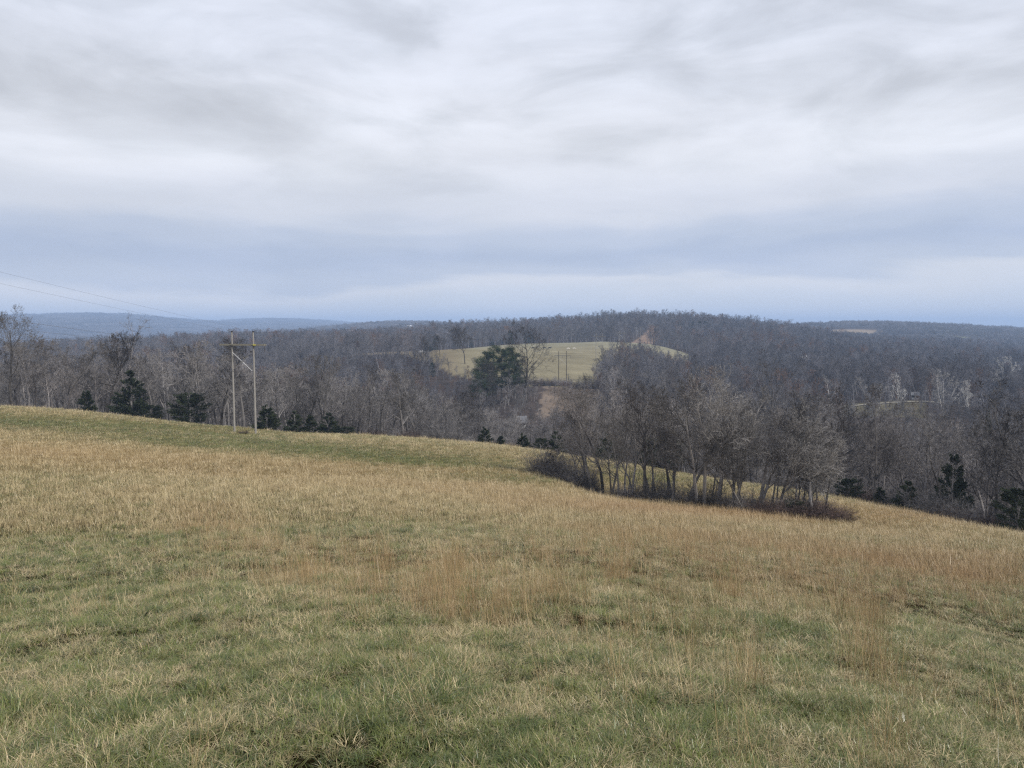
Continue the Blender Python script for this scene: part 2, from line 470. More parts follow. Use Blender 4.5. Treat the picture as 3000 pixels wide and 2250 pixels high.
# ------------------------------------------------------------------ the ground sheet
def build_ground():
    rings = [0.0]
    r = 0.6
    while r < 9200:
        rings.append(r)
        r *= 1.05 if r < 60 else (1.012 if r < 1300 else 1.03)
    rings.append(9500)
    az = list(np.linspace(-0.72, 0.72, 360)) + list(np.linspace(0.72, 2 * math.pi - 0.72, 62))[1:-1]
    az = np.array(az); na = len(az); rr = np.array(rings[1:])
    A, Rr = np.meshgrid(az, rr)
    x = (np.sin(A) * Rr).ravel(); y = (np.cos(A) * Rr).ravel()
    z = ground(x, y)
    col, row, r, fieldm, past, corr, tanf, grn, bank = zones(x, y, z)
    dry, red = field_tone(x, y, col, row)
    def mixc(f, a, b): return a * (1 - f[:, None]) + np.array(b)[None] * f[:, None]
    n = len(x)
    cf = mixc(dry, np.tile((.085, .098, .035), (n, 1)), (.25, .185, .092))
    cf = mixc(red * .55, cf, (.28, .15, .06))
    cf = cf * (0.10 + 0.90 * smooth(r, 15, 90))[:, None]  # ground colour darkened towards the camera: painted shade in the gaps between blades
    cw = np.tile((.062, .050, .045), (n, 1)) * (1 + .5 * fbm(x * .01, y * .01, 8, 4))[:, None]
    cp = np.tile((.225, .198, .128), (n, 1)) * (1 + .6 * fbm(x * .03, y * .06, 9, 4))[:, None]
    up = smooth(r, 540, 640); cp = mixc(up * .8, cp, (.225, .215, .152)); cp = mixc(1 - smooth(col, 440, 475), cp, (.20, .165, .11)); cp = mixc(.7 * np.clip(3 * fbm(x * .05, y * .02, 19, 4), 0, 1), cp, (.16, .135, .08))
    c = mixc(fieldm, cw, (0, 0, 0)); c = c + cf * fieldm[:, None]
    c = c * (1 - past[:, None]) + cp * past[:, None]
    orange = np.tile((.155, .122, .096), (n, 1)) * (1 + 1.1 * fbm(x * .08, y * .08, 12, 4))[:, None]
    orange = mixc(smooth(r, 640, 720), orange, (.24, .17, .125))
    c = np.where((corr * (1 - past))[:, None] > .5, orange, c)
    c = np.where(tanf[:, None] > .5, np.array((.24, .185, .125)), c)
    c = np.where(grn[:, None] > .5, np.array((.17, .18, .08)), c)
    c = np.where(bank[:, None] > .5, np.array((.13, .115, .075)), c)
    verts = np.concatenate([[[0, 0, 0]], np.stack([x, y, z], 1)])
    col4 = np.ones((len(verts), 4)); col4[1:, :3] = np.clip(c, 0, 1); col4[0, :3] = (.15, .15, .07)
    faces = [(0, 1 + (j + 1) % na, 1 + j) for j in range(na)]
    for i in range(len(rr) - 1):
        b = 1 + i * na
        for j in range(na):
            k = (j + 1) % na
            faces.append((b + j, b + k, b + na + k, b + na + j))
    me = bpy.data.meshes.new('ground')
    me.from_pydata(verts.tolist(), [], faces)
    at_ = me.color_attributes.new('Col', 'FLOAT_COLOR', 'POINT')
    at_.data.foreach_set('color', col4.ravel())
    me.materials.append(M_GROUND)
    me.polygons.foreach_set('use_smooth', [True] * len(me.polygons))
    me.update()
    o = link('ground', me)
    tag(o, 'grassy hillside field falling away to wooded valley and hills', None, kind='structure')
build_ground()

# ------------------------------------------------------------------ bare trees
def bare_tree(seed, h, spread=1.0, dens=1.0, twig=1.0, lod=0, lean=0.0, low=.28, stems=1, wob0=.09, few=False):
    """returns (trunk MB, crown MB) of a leafless tree h metres tall, base at the origin"""
    rg = random.Random(seed); T, K = MB(), MB()
    def rv(s): return Vector((rg.gauss(0, s), rg.gauss(0, s), rg.gauss(0, s)))
    def side(d, ang):
        a = rg.uniform(0, 2 * math.pi)
        u = d.cross(Vector((0, 0, 1)))
        if u.length < .05: u = Vector((1, 0, 0))
        u.normalize(); w = d.cross(u).normalized()
        return (d * math.cos(ang) + (u * math.cos(a) + w * math.sin(a)) * math.sin(ang)).normalized()
    def twigs(p, d, n, L):
        for _ in range(n):
            dd = side(d, rg.uniform(.25, .95)); dd.z += .15; dd.normalize()
            l = L * rg.uniform(.5, 1.25); q = p + dd * l
            w = dd.cross(rv(1)); 
            if w.length < 1e-3: continue
            w.normalize(); w = w * (.011 * twig)
            K.v += [tuple(p - w), tuple(p + w), tuple(q)]
            n0 = len(K.v) - 3; K.f.append((n0, n0 + 1, n0 + 2))
            if lod == 0 and not few:
                q1 = p + dd * l * .55; d3 = side(dd, .6); w2 = w * .8; q2 = q1 + d3 * l * .5
                K.v += [tuple(q1 - w2), tuple(q1 + w2), tuple(q2)]
                n0 = len(K.v) - 3; K.f.append((n0, n0 + 1, n0 + 2))
    def limb(p, d, L, r, lev):
        nseg = (7, 5, 3, 2)[lev]; wig = (wob0, .20, .22, .22)[lev] * (1.0 if lev else 1 + abs(lean))
        sides = (6, 4, 3, 3)[lev] if lod == 0 else (4, 3, 3, 3)[lev]
        pts = [p.copy()]; dirs = [d.copy()]; rad = [r]
        for i in range(nseg):
            d = (d + rv(wig) + Vector((0, 0, (.03, .10, .07, .05)[lev]))).normalized()
            p = p + d * (L / nseg); pts.append(p.copy()); dirs.append(d.copy())
            rad.append(max(r * (1 - (i + 1) / nseg * (.80, .82, .8, .75)[lev]), .006 * twig))
        (T if lev == 0 else K).tube(pts, rad, sides)
        if lev == 3 or (lod and lev == 2):
            for i in range(1, len(pts)): twigs(pts[i], dirs[i], ((2 if few else 3) if lod == 0 else 4), L * .55 if lev == 3 else L * .34)
            if lod: twigs(pts[-1], dirs[-1], 4, L * .4)
            return
        nch = int(((11, 7, 6)[lev]) * dens * rg.uniform(.8, 1.2))
        for c in range(nch):
            t = (low + (1 - low) * (c + rg.random()) / nch) if lev == 0 else .2 + .8 * (c + rg.random()) / nch
            f = t * nseg; i = min(int(f), nseg - 1); fr = f - i
            q = pts[i].lerp(pts[i + 1], fr); rr = rad[i] * (1 - fr) + rad[i + 1] * fr
            if lev == 0:
                ang = rg.uniform(.55, 1.0) * (1.15 - .35 * t); l = L * rg.uniform(.34, .52) * (1.15 - .62 * t) * spread
            else:
                ang = rg.uniform(.45, .95); l = L * rg.uniform(.38, .6) * (1.1 - .45 * t)
            limb(q, side(dirs[i], ang), l, rr * (.55 if lev == 0 else .55), lev + 1)
        if lev < 2:
            for _ in range(2): limb(pts[-1], side(dirs[-1], .35), L * .22, rad[-1] * .8, lev + 1)
    for s_ in range(stems):
        d0 = Vector((lean + rg.gauss(0, .04), rg.gauss(0, .04), 1)).normalized()
        if stems > 1: d0 = Vector((rg.uniform(-.45, .45), rg.uniform(-.45, .45), 1)).normalized()
        f = .86 if stems == 1 else rg.uniform(.65, .88)
        limb(Vector((rg.uniform(-.15, .15) * (stems > 1), rg.uniform(-.15, .15) * (stems > 1), -.4)), d0, h * f, h * (.0155 if stems == 1 else .011), 0)
    return T, K

NEAR = []           # (trunk data, crown data, height)
for k, (hh, sp, dn, lw, ln) in enumerate([(13, 1.0, 1.0, .28, 0), (12, .8, .9, .35, .02), (14, 1.15, 1.0, .3, 0), (11, .95, 1.0, .2, -.03),
                                          (13, .7, .85, .4, 0), (10, 1.1, 1.0, .25, .04)]):
    T, K = bare_tree(100 + k, hh, sp, dn * .88, 1.7, 0, ln, lw)
    NEAR.append((T.data('trunk', M_TRUNK), K.data('crown', M_BARK), hh))
FARV = []
for k in range(5):
    T, K = bare_tree(200 + k, 13, (1.0, .85, 1.15, .95, .8)[k], 1.0, (3.0, 2.6, 3.2, 2.8, 2.8)[k], 1, 0, (.3, .35, .22, .3, .4)[k])
    n0 = len(K.v); K.v += T.v; K.f += [tuple(i + n0 for i in f) for f in T.f]
    FARV.append(K)

# ------------------------------------------------------------------ scattering
def hidden_collection(name, datas, objname):
    cl = bpy.data.collections.new(name)
    for i, d in enumerate(datas):
        o = bpy.data.objects.new('%s_%02d' % (objname, i), d); cl.objects.link(o)
    return cl
def scatter(name, cl, P, idx, rot, scl, extra, label, cat):
    me = bpy.data.meshes.new(name)
    me.vertices.add(len(P)); me.vertices.foreach_set('co', np.asarray(P, dtype=np.float32).ravel())
    a = me.attributes.new('idx', 'INT', 'POINT'); a.data.foreach_set('value', np.asarray(idx, dtype=np.int32))
    a = me.attributes.new('rot', 'FLOAT_VECTOR', 'POINT'); a.data.foreach_set('vector', np.asarray(rot, dtype=np.float32).ravel())
    a = me.attributes.new('scl', 'FLOAT_VECTOR', 'POINT'); a.data.foreach_set('vector', np.asarray(scl, dtype=np.float32).ravel())
    for k, v in extra.items():
        a = me.attributes.new(k, 'FLOAT', 'POINT'); a.data.foreach_set('value', np.asarray(v, dtype=np.float32))
    o = link(name, me)
    ng = bpy.data.node_groups.new(name + '_nodes', 'GeometryNodeTree')
    ng.interface.new_socket('Geometry', in_out='INPUT', socket_type='NodeSocketGeometry')
    ng.interface.new_socket('Geometry', in_out='OUTPUT', socket_type='NodeSocketGeometry')
    gi = ng.nodes.new('NodeGroupInput'); go = ng.nodes.new('NodeGroupOutput')
    ip = ng.nodes.new('GeometryNodeInstanceOnPoints')
    ci = ng.nodes.new('GeometryNodeCollectionInfo')
    ci.inputs['Collection'].default_value = cl
    ci.inputs['Separate Children'].default_value = True
    ci.inputs['Reset Children'].default_value = True
    def attr(nm, ty):
        n = ng.nodes.new('GeometryNodeInputNamedAttribute'); n.data_type = ty; n.inputs['Name'].default_value = nm
        return [s for s in n.outputs if s.enabled and s.name == 'Attribute'][0]
    ip.inputs['Pick Instance'].default_value = True
    L = ng.links.new
    L(gi.outputs[0], ip.inputs['Points']); L(ci.outputs[0], ip.inputs['Instance'])
    L(attr('idx', 'INT'), ip.inputs['Instance Index']); L(attr('rot', 'FLOAT_VECTOR'), ip.inputs['Rotation'])
    L(attr('scl', 'FLOAT_VECTOR'), ip.inputs['Scale']); L(ip.outputs[0], go.inputs[0])
    md = o.modifiers.new('scatter', 'NODES'); md.node_group = ng
    tag(o, label, cat, kind='stuff')
    return o

rng = np.random.default_rng(7)
def jitter_grid(r0, r1, spacing, half=0.66):
    """points of a jittered square grid inside the sector in front of the camera"""
    n = int(r1 / spacing) + 2
    gx, gy = np.meshgrid(np.arange(-n, n) * spacing, np.arange(0, n) * spacing)
    x = gx.ravel() + rng.uniform(-.5, .5, gx.size) * spacing * 1.1
    y = gy.ravel() + rng.uniform(-.5, .5, gx.size) * spacing * 1.1
    r = np.hypot(x, y); a = np.arctan2(x, y)
    k = (r > r0) & (r < r1) & (np.abs(a) < half)
    return x[k], y[k]

# ---- woodland: where trees stand
def wood_height(col, r):
    """how tall the wood grows, as a factor"""
    f = np.ones_like(col)
    f = f * (1 - .45 * np.exp(-((col - 520) / 70) ** 2) * (1 - smooth(r, 135, 160)))
    f = f * (1 - .42 * smooth(col, 420, 445) * (1 - smooth(col, 596, 606)) * smooth(r, 215, 250) * (1 - smooth(r, 372, 380)))
    f = f * (1 - .25 * smooth(col, 340, 370) * (1 - smooth(col, 460, 480)) * smooth(r, 280, 320) * (1 - smooth(r, 430, 470)))
    f = f * (1 - .42 * np.exp(-((col - 905) / 85) ** 4) * smooth(r, 200, 240) * (1 - smooth(r, 330, 350)))
    f = f * (1 - .22 * ((col > 512) & (col < 534) & (r > 195) & (r < 250)))
    f = f * (1 + .10 * smooth(r, 250, 400) * (col > 595))
    f = f * (1 - .35 * ((col > 528) & (col < 596) & (r > 258) & (r < 345)))
    f = f * (1 - .40 * smooth(col, 600, 612) * (1 - smooth(col, 690, 715)) * smooth(r, 350, 385) * (1 - smooth(r, 520, 540)) * .55)
    f = f * (1 + .10 * (1 - smooth(col, 230, 260)))
    return f
def wood_points(r0, r1, spacing, half=.70):
    x, y = jitter_grid(r0, r1, spacing, half)
    z = ground(x, y)
    col, row, r, fieldm, past, corr, tanf, grn, bank = zones(x, y, z)
    lone = rng.random(len(x))
    past = np.where((col < 430) & (lone < .07), 0, past); corr = np.where((col > 520) & (col < 600) & (r < 345) & (lone < .7), 0, corr); bank = np.where(lone < .25, 0, bank)
    k = (fieldm < .02) & (past < .5) & (corr < .5) & (tanf < .5) & (grn < .5) & (bank < .5) & (r > edge_dist(col) + 1.5)
    return x[k], y[k], z[k], col[k], row[k], r[k]

xs, ys, zs, cs, rs_, ds = [np.concatenate(a) for a in zip(wood_points(80, 185, 4.4), wood_points(185, 620, 4.9), wood_points(620, 1250, 6.8))]
inview = (cs > -15) & (cs < 1039)
order = np.argsort(np.where(inview, ds, 9e9))
N_IND = 250
ind = order[:N_IND]; rest = order[N_IND:]
GR = 'bare trees of the wood along the field edge'
prnd = random.Random(5)

def place_tree(v, x, y, z, hscale, rz, label, group, wscale=None, mats=None, cat='tree', name='bare_tree'):
    t = empty(name, (x, y, z), rz)
    wscale = wscale or hscale
    t.scale = (wscale, wscale, hscale)
    tag(t, label, cat, group)
    a = link('trunk', v[0], t); b = link('crown', v[1], t)
    if mats is not None:
        for o in (a, b):
            o.material_slots[0].link = 'OBJECT'; o.material_slots[0].material = mats
    return t

hf = wood_height(cs, ds)
for i in ind:
    v = NEAR[prnd.randrange(len(NEAR))]
    side_ = 'left' if cs[i] < 245 else ('mid' if cs[i] < 600 else 'right')
    lab = {'left': 'bare grey tree crowded in the wood left of the power poles',
           'mid': 'bare grey tree crowded in the wood between power poles and hedgerow',
           'right': 'bare grey tree crowded in the wood behind and beyond the hedgerow'}[side_]
    target = 12.5 * hf[i] * prnd.uniform(.72, 1.12)
    if side_ == 'right': target *= 1.05
    hs = target / v[2]
    place_tree(v, xs[i], ys[i], zs[i], hs, prnd.uniform(0, 6.28), lab, GR + ', ' + side_, hs * prnd.uniform(.8, 1.05))

def wood_cedar():
    rg = random.Random(9); M = MB()
    for _ in range(700):
        t = rg.random() ** 1.2; a = rg.uniform(0, 6.28); rr = 2.6 * (1 - t) ** .8 * rg.uniform(.5, 1) + .1
        p = Vector((math.cos(a) * rr, math.sin(a) * rr, .3 + 8.5 * t)); d = Vector((math.cos(a) + rg.gauss(0, .4), math.sin(a) + rg.gauss(0, .4), .8)).normalized() * .7
        q = d.cross(Vector((rg.gauss(0, 1), rg.gauss(0, 1), rg.gauss(0, 1)))).normalized() * .2
        M.poly([p - q, p + q, p + d])
    return M.data('wood_cedar', M_CEDAR)
n = len(rest)
sc = hf[rest] * np.clip(rng.normal(.95, .17 + .06 * (ds[rest] > 700), n), .5, 1.5) * (1.0 + .05 * (ds[rest] > 620))
wsc = sc * rng.uniform(.85, 1.15, n) * np.where(ds[rest] > 620, 1.15, 1.0)
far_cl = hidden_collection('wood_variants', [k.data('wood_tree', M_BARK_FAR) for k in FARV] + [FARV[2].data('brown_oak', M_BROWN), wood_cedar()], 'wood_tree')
# mid-distance wood uses the detailed crowns too
mid = ds[rest] < 300
def both(v):
    K = bpy.data.meshes.new('near_wood_tree')
    vs = []; fs = []
    for d in v[:2]:
        n0 = len(vs); vs += [tuple(q.co) for q in d.vertices]; fs += [tuple(j + n0 for j in p.vertices) for p in d.polygons]
    K.from_pydata(vs, [], fs); K.materials.append(M_BARK); K.update(); return K
mid_cl = hidden_collection('near_wood_variants', [both(v) for v in NEAR], 'near_wood_tree')
def put_wood(name, cl, nv, k, label):
    q = rest[k]; m_ = len(q); vi = rng.integers(0, nv, m_)
    if name == 'forest':
        nz = fbm(xs[q] * .012, ys[q] * .012, 71, 4); u = rng.random(m_)
        vi = np.where(u < np.clip(.05 + (nz - .05) * 1.6, .02, .5), 5, vi)
        nz = fbm(xs[q] * .009, ys[q] * .009, 75, 4); u = rng.random(m_)
        vi = np.where(u < np.clip(.015 + (nz - .12) * 1.4, .006, .45), 6, vi)
    scatter(name, cl, np.stack([xs[q], ys[q], zs[q]], 1), vi,
            np.stack([rng.normal(0, .04, m_), rng.normal(0, .04, m_), rng.uniform(0, 6.28, m_)], 1),
            np.stack([wsc[k], wsc[k], sc[k]], 1), {}, label, 'forest')
put_wood('forest_near', mid_cl, len(NEAR), mid, 'leafless grey wood filling the valley behind the field edge')
put_wood('forest', far_cl, len(FARV), ~mid, 'leafless purplish grey wood covering the hills across the valley')

# ---- far hills: clumps of crowns
def crown_clump(seed):
    rg = random.Random(seed); M = MB()
    for _ in range(16):
        cx, cy = rg.uniform(-22, 22), rg.uniform(-22, 22); hh = rg.uniform(8, 14); w = rg.uniform(3.5, 6)
        for __ in range(90):
            a = rg.uniform(0, 6.28); e = rg.uniform(-.5, 1.4); q = rg.uniform(.5, 1)
            p = Vector((cx + math.cos(a) * math.cos(e) * w * q, cy + math.sin(a) * math.cos(e) * w * q, hh * .6 + math.sin(e) * hh * .4 * q))
            d = Vector((p.x - cx, p.y - cy, p.z - hh * .35)).normalized() * rg.uniform(1.2, 2.6)
            s = d.cross(Vector((rg.gauss(0, 1), rg.gauss(0, 1), rg.gauss(0, 1)))).normalized() * .28
            M.poly([p - s, p + s, p + d])
    return M
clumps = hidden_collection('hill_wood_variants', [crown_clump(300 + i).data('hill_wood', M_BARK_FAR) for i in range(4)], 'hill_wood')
def far_woods():
    X, Y = [], []
    r = 1250.0
    while r < 9000:
        st = max(26.0, r / 62.0)
        na = int(1.34 * r / st); a = np.linspace(-.67, .67, na) + rng.uniform(-.5, .5, na) * 1.34 / na
        rr = r + rng.uniform(-.5, .5, na) * st
        X.append(np.sin(a) * rr); Y.append(np.cos(a) * rr); r += st * 1.1
    x = np.concatenate(X); y = np.concatenate(Y); z = ground(x, y)
    col, row, r, fieldm, past, corr, tanf, grn, bank = zones(x, y, z)
    k = (tanf < .5) & (grn < .5) & (past < .5) & ((r < 2600) | (fbm(x * .0012, y * .0012, 61, 3) > -.14))
    x, y, z, r = x[k], y[k], z[k], r[k]; m_ = len(x)
    s = np.clip(r / 62 / 30, 1, 3.2)
    scatter('hill_forest', clumps, np.stack([x, y, z], 1), rng.integers(0, 4, m_),
            np.stack([np.zeros(m_), np.zeros(m_), rng.uniform(0, 6.28, m_)], 1),
            np.stack([s, s, np.clip(rng.uniform(.8, 1.25, m_), 0, 9)], 1), {}, 'hazy blue leafless woods on the far hills', 'forest')
far_woods()

# ------------------------------------------------------------------ named bare trees
def own_tree(seed, h, **kw):
    T, K = bare_tree(seed, h, **kw)
    return (T.data('trunk', M_BARK), K.data('crown', M_BARK), h)
def named_tree(col, dist, top, label, seed, group=None, mats=None, **kw):
    dark = kw.pop('dark', (260 < dist < 450 and mats is None))
    kw.setdefault('twig', .9 if dist < 110 else 1 + (dist - 100) / 110)
    kw['spread'] = kw.get('spread', 1) * 1.2
    x, y, z, row = at(col, dist)
    h = (row - top) / FPX * y * 1.0
    return place_tree(own_tree(seed, h, **kw), x, y, z, 1, 0, label, group, mats=mats or (M_BARK_DARK if dark else None))
named_tree(12, 162, 316, 'tall wide-crowned bare tree rising highest at the left end of the wood', 401, spread=1.3, low=.35, dens=1.15, mats=M_TRUNK, twig=1.7)
named_tree(36, 160, 362, 'thin dark crooked tree standing against the wood beside the tall wide-crowned one', 402, spread=.7, dens=.7, lean=.1, mats=M_BARK_DARK)
named_tree(106, 158, 329, 'tall dark bare tree with straight trunk just left of the large cone cedar', 403, spread=.9, low=.4, mats=M_BARK_DARK, twig=1.7)
named_tree(131, 195, 320, 'pale-topped bare tree reaching above the wood behind the large cone cedar', 404, spread=.9, low=.5, dens=.7)
named_tree(154, 152, 372, 'slender bare tree between the large cone cedar and the round cedar', 405, spread=.7, lean=-.08)
named_tree(222, 146, 340, 'dark many-branched bare tree just left of the nearest power poles', 406, spread=1.0, mats=M_BARK_DARK)
named_tree(325, 142, 358, 'bare tree with forked upper trunk above the row of small cedars', 407, spread=.85, low=.4, mats=M_TRUNK)
named_tree(465, 395, 328, 'lone bare tree with rounded crown standing in the far pasture', 408, spread=1.25, low=.35, dens=1.1)
named_tree(440, 420, 336, 'bare tree at pasture edge beside the lone rounded one', 409, spread=1.1, low=.3)
named_tree(419, 400, 338, 'low-forked bare tree at pasture edge near the small white vehicle', 410, spread=1.2, low=.25)
named_tree(524, 283, 331, 'large bare tree right of the green pines, higher than them', 411, spread=1.2, low=.3, dens=1.1)
named_tree(527, 278, 356, 'bushy bare tree leaning over the pasture right of the pines', 412, spread=.95, low=.2, dens=1.1, lean=.05)
named_tree(494, 275, 363, 'bare tree standing in front of the green pines', 413, spread=1.1, low=.25)
named_tree(884, 104, 433, 'bare tree with forked dark limbs at the right wood edge, left of the big cedar', 414, spread=1.1, low=.4, lean=-.15)
named_tree(925, 96, 412, 'large spreading bare tree in front of the big dark cedar at right', 415, spread=1.35, low=.3, dens=1.1)
named_tree(905, 97, 468, 'leaning pale-stemmed bare tree between two cedars at right', 416, spread=.7, low=.5, lean=.2, dens=.6)
named_tree(868, 100, 462, 'small pale leaning tree beside the tan grass wedge', 417, spread=.7, low=.45, lean=-.2, dens=.6)
named_tree(985, 96, 430, 'bare tree at right wood edge between the big cedar and the corner cedar', 418, spread=1.0, low=.3)
for k, (c, d, tp, lb) in enumerate([
        (831, 300, 376, 'leftmost white-barked sycamore above the pale bank, leaning right'),
        (877, 305, 373, 'widest white-barked sycamore above the pale bank, many pale limbs'),
        (899, 312, 374, 'narrow white-barked sycamore between the widest one and the white roof'),
        (944, 320, 369, 'white-barked sycamore right of the white roof, fan of pale stems'),
        (969, 330, 376, 'small faint white-barked sycamore second from the right in its row'),
        (1001, 430, 358, 'highest faint white-barked sycamore near the right edge of the photo')]):
    named_tree(c, d, tp, lb, 430 + k, 'white-barked sycamores in the valley', M_WHITE, spread=.85, low=.15, dens=.8, twig=3.4, few=True, stems=(1, 2, 1, 3, 2, 3)[k])

for k, (c, d, tp, m_, lb) in enumerate([
        (300, 150, 352, 1, 'tall grey tree in the wood behind the first small cedars'), (355, 150, 362, 0, 'dark forked tree in the wood beyond the end of the cedar row'),
        (392, 146, 366, 1, 'upright tree with light limbs in the wood beyond the left-centre field'), (415, 138, 380, 2, 'short pale-limbed tree low at the wood edge beyond the left-centre field'),
        (455, 150, 384, 0, 'dark spreading tree in the wood left of the middle cedar group'), (574, 150, 396, 1, 'open-crowned tree rising in front of the orange ground'),
        (622, 160, 372, 0, 'dark wide tree in the wood directly above the left half of the hedgerow'), (765, 175, 362, 1, 'tall light-limbed tree standing out of the wood above the right half of the hedgerow'),
        (801, 150, 392, 0, 'dark spreading tree in the wood left of the sycamores'), (836, 135, 420, 2, 'pale-limbed tree just beyond the right end of the hedgerow'),
        (866, 190, 402, 0, 'dark curving tree top below the pale bank'), (972, 140, 410, 1, 'rounded grey tree in the wood above the corner cedar'),
        (1003, 150, 400, 0, 'dark tree near the right photo edge above the corner cedar'), (68, 165, 348, 1, 'grey tree with many upright limbs left of the tall dark straight one'),
        (180, 160, 348, 0, 'dark tree top above the round bushy cedar')]):
    named_tree(c, d, tp, lb, 450 + k, 'standout trees in the wood', (M_BARK_DARK, M_TRUNK, M_BARK_LIGHT)[m_], spread=.95, low=.35, twig=1.9, few=True, wob0=.13)

# hedgerow clump in the field
HG = 'bare trees of the hedgerow in the field'
hedge = [  # column, top row, distance shift, settings, label
    (556, 452, 1.5, dict(spread=.9, low=.2, stems=2, dens=.8), 'low scrubby tree at the left end of the hedgerow'),
    (579, 430, 2, dict(spread=.7, low=.35, dens=.8), 'thin young hedgerow tree just left of the big forked one'),
    (592, 398, 0, dict(spread=.95, low=.3, lean=-.12), 'left-leaning trunk of the big forked pair in the hedgerow'),
    (602, 388, .5, dict(spread=.9, low=.35), 'tall straight grey tree of the big forked pair in the hedgerow'),
    (617, 425, -.5, dict(spread=1.1, low=.3, lean=.3, dens=.9), 'gnarled twisted dark tree leaning right in the hedgerow'),
    (633, 432, 1, dict(spread=.8, low=.4, lean=-.1), 'slim curving hedgerow tree right of the gnarled one'),
    (645, 392, 0, dict(spread=.9, low=.4), 'medium upright hedgerow tree beside the slim curving one'),
    (656, 440, 1.5, dict(spread=.6, low=.4, dens=.7), 'thin sapling pair leader in the middle of the hedgerow'),
    (672, 410, 2.5, dict(spread=.9, low=.4, dens=.8), 'hedgerow tree standing just left of the lone dark leaning trunk'),
    (671, 436, -.5, dict(spread=.9, low=.45, lean=.1), 'lone dark leaning trunk before the gap of field in the hedgerow'),
    (696, 386, .3, dict(spread=1.0, low=.35), 'tall dark left trunk of the thick pair in the hedgerow'),
    (704, 382, 0, dict(spread=1.05, low=.35), 'tallest dark thick-trunked tree in the hedgerow'),
    (716, 402, 1.5, dict(spread=.9, low=.3), 'bare tree directly right of the tallest hedgerow trunk'),
    (734, 398, 2.5, dict(spread=1.0, low=.3), 'round-crowned bare tree in the right half of the hedgerow'),
    (746, 420, -.3, dict(spread=.9, low=.25, stems=2), 'two-stemmed bushy tree above the right brambles'),
    (760, 405, 1, dict(spread=1.0, low=.3), 'broad bare tree above the right brambles'),
    (778, 416, 1.5, dict(spread=1.0, low=.25), 'bare tree just left of the small hedgerow cedar'),
    (797, 428, 1.5, dict(spread=1.0, low=.25, stems=2), 'bushy bare tree behind the small hedgerow cedar'),
    (811, 412, 0, dict(spread=1.0, low=.3), 'pale straight trunk at the right end of the hedgerow'),
    (824, 440, 3.0, dict(spread=1.0, low=.25), 'last bare tree at the right end of the hedgerow, behind the pale trunk'),
]
def hedge_dist(col): return float(np.interp(col, [537, 600, 650, 690, 770, 847], [80, 75, 71, 69.5, 69.5, 72]))
for k, (c, tp, dd, kw, lb) in enumerate(hedge):
    kw['spread'] *= 1.12; kw['lean'] = kw.get('lean', 0) * .6; kw['low'] = max(.2, kw['low'] - .03); tp -= 8; kw['wob0'] = .10; kw['few'] = True; kw['twig'] = 1.3; kw['dens'] = kw.get('dens', 1) * 1.15
    named_tree(c, hedge_dist(c) + dd, tp, lb, 500 + k, HG, M_BARK_LIGHT if k % 3 else M_BARK, **kw)
hv = [own_tree(540 + k, 9.5, spread=(1.0, .8, 1.15, .9)[k], low=(.42, .4, .36, .42)[k], dens=.9, twig=1.3, wob0=.09, few=True) for k in range(4)]
for k in range(24):
    c = 590 + (k % 12) * 20.6 + prnd.uniform(-6, 6); x, y, z, row = at(c, hedge_dist(c) + prnd.uniform(.5, 6))
    s = prnd.uniform(.75, 1.2) * (1.0 if c > 610 else .8) * (.82 if c > 770 else 1)
    place_tree(hv[prnd.randrange(4)], x, y, z, s, prnd.uniform(0, 6), 'slim upright grey tree standing among the crowded hedgerow trees', 'slim trees filling the hedgerow', s * prnd.uniform(.75, 1.0), M_BARK_LIGHT if k % 2 else M_BARK)
saps = own_tree(560, 5.0, spread=.6, low=.2, dens=.6, twig=.9)
for k in range(16):
    c = prnd.uniform(566, 800); x, y, z, row = at(c, hedge_dist(c) + prnd.uniform(-.5, 5))
    s = prnd.uniform(.5, 1.0)
    place_tree(saps, x, y, z, s, prnd.uniform(0, 6), 'thin bare sapling among the hedgerow trunks', 'saplings in the hedgerow', s * .8, name='sapling')

# ------------------------------------------------------------------ shrubs and brambles
def bramble(seed, w, h, n=170, up=.5):
    rg = random.Random(seed); M = MB()
    for _ in range(n):
        a = rg.uniform(0, 6.28); rr = w * .4 * math.sqrt(rg.random())
        p = Vector((math.cos(a) * rr, math.sin(a) * rr, -.1)); d = Vector((math.cos(a) * (1 - up) + rg.gauss(0, .3), math.sin(a) * (1 - up) + rg.gauss(0, .3), .6 + up)).normalized()
        L = h * rg.uniform(.5, 1.25); pts = [p.copy()]; ds_ = []
        for i in range(4):
            d = (d + Vector((rg.gauss(0, .2), rg.gauss(0, .2), rg.gauss(-.12, .12)))).normalized()
            p = p + d * L / 4; pts.append(p.copy()); ds_.append(d.copy())
        M.tube(pts, [.014, .012, .009, .006, .003], 3)
        for i in range(1, 5):
            for _k in range(4):
                q = pts[i]; e = (ds_[i - 1] + Vector((rg.gauss(0, .7), rg.gauss(0, .7), rg.gauss(0, .5)))).normalized() * h * rg.uniform(.12, .35)
                s = e.cross(Vector((rg.gauss(0, 1), rg.gauss(0, 1), rg.gauss(0, 1)))).normalized() * .009
                M.poly([q - s, q + s, q + e])
    return M
BR = [bramble(600, 2.6, 1.5).data('bramble_bush', M_BRAMBLE), bramble(601, 2.2, 1.1, 150, .3).data('bramble_bush', M_BRAMBLE), bramble(602, 2.8, 2.3, 170, .7).data('bramble_bush', M_BARK)]
def bush(col, dist, v, s, label, group, sz=None):
    x, y, z, row = at(col, dist)
    o = link('bramble_bush', BR[v], None, (x, y, z)); o.scale = (s, s, sz or s); o.rotation_euler = (0, 0, prnd.uniform(0, 6))
    tag(o, label, 'bush', group)
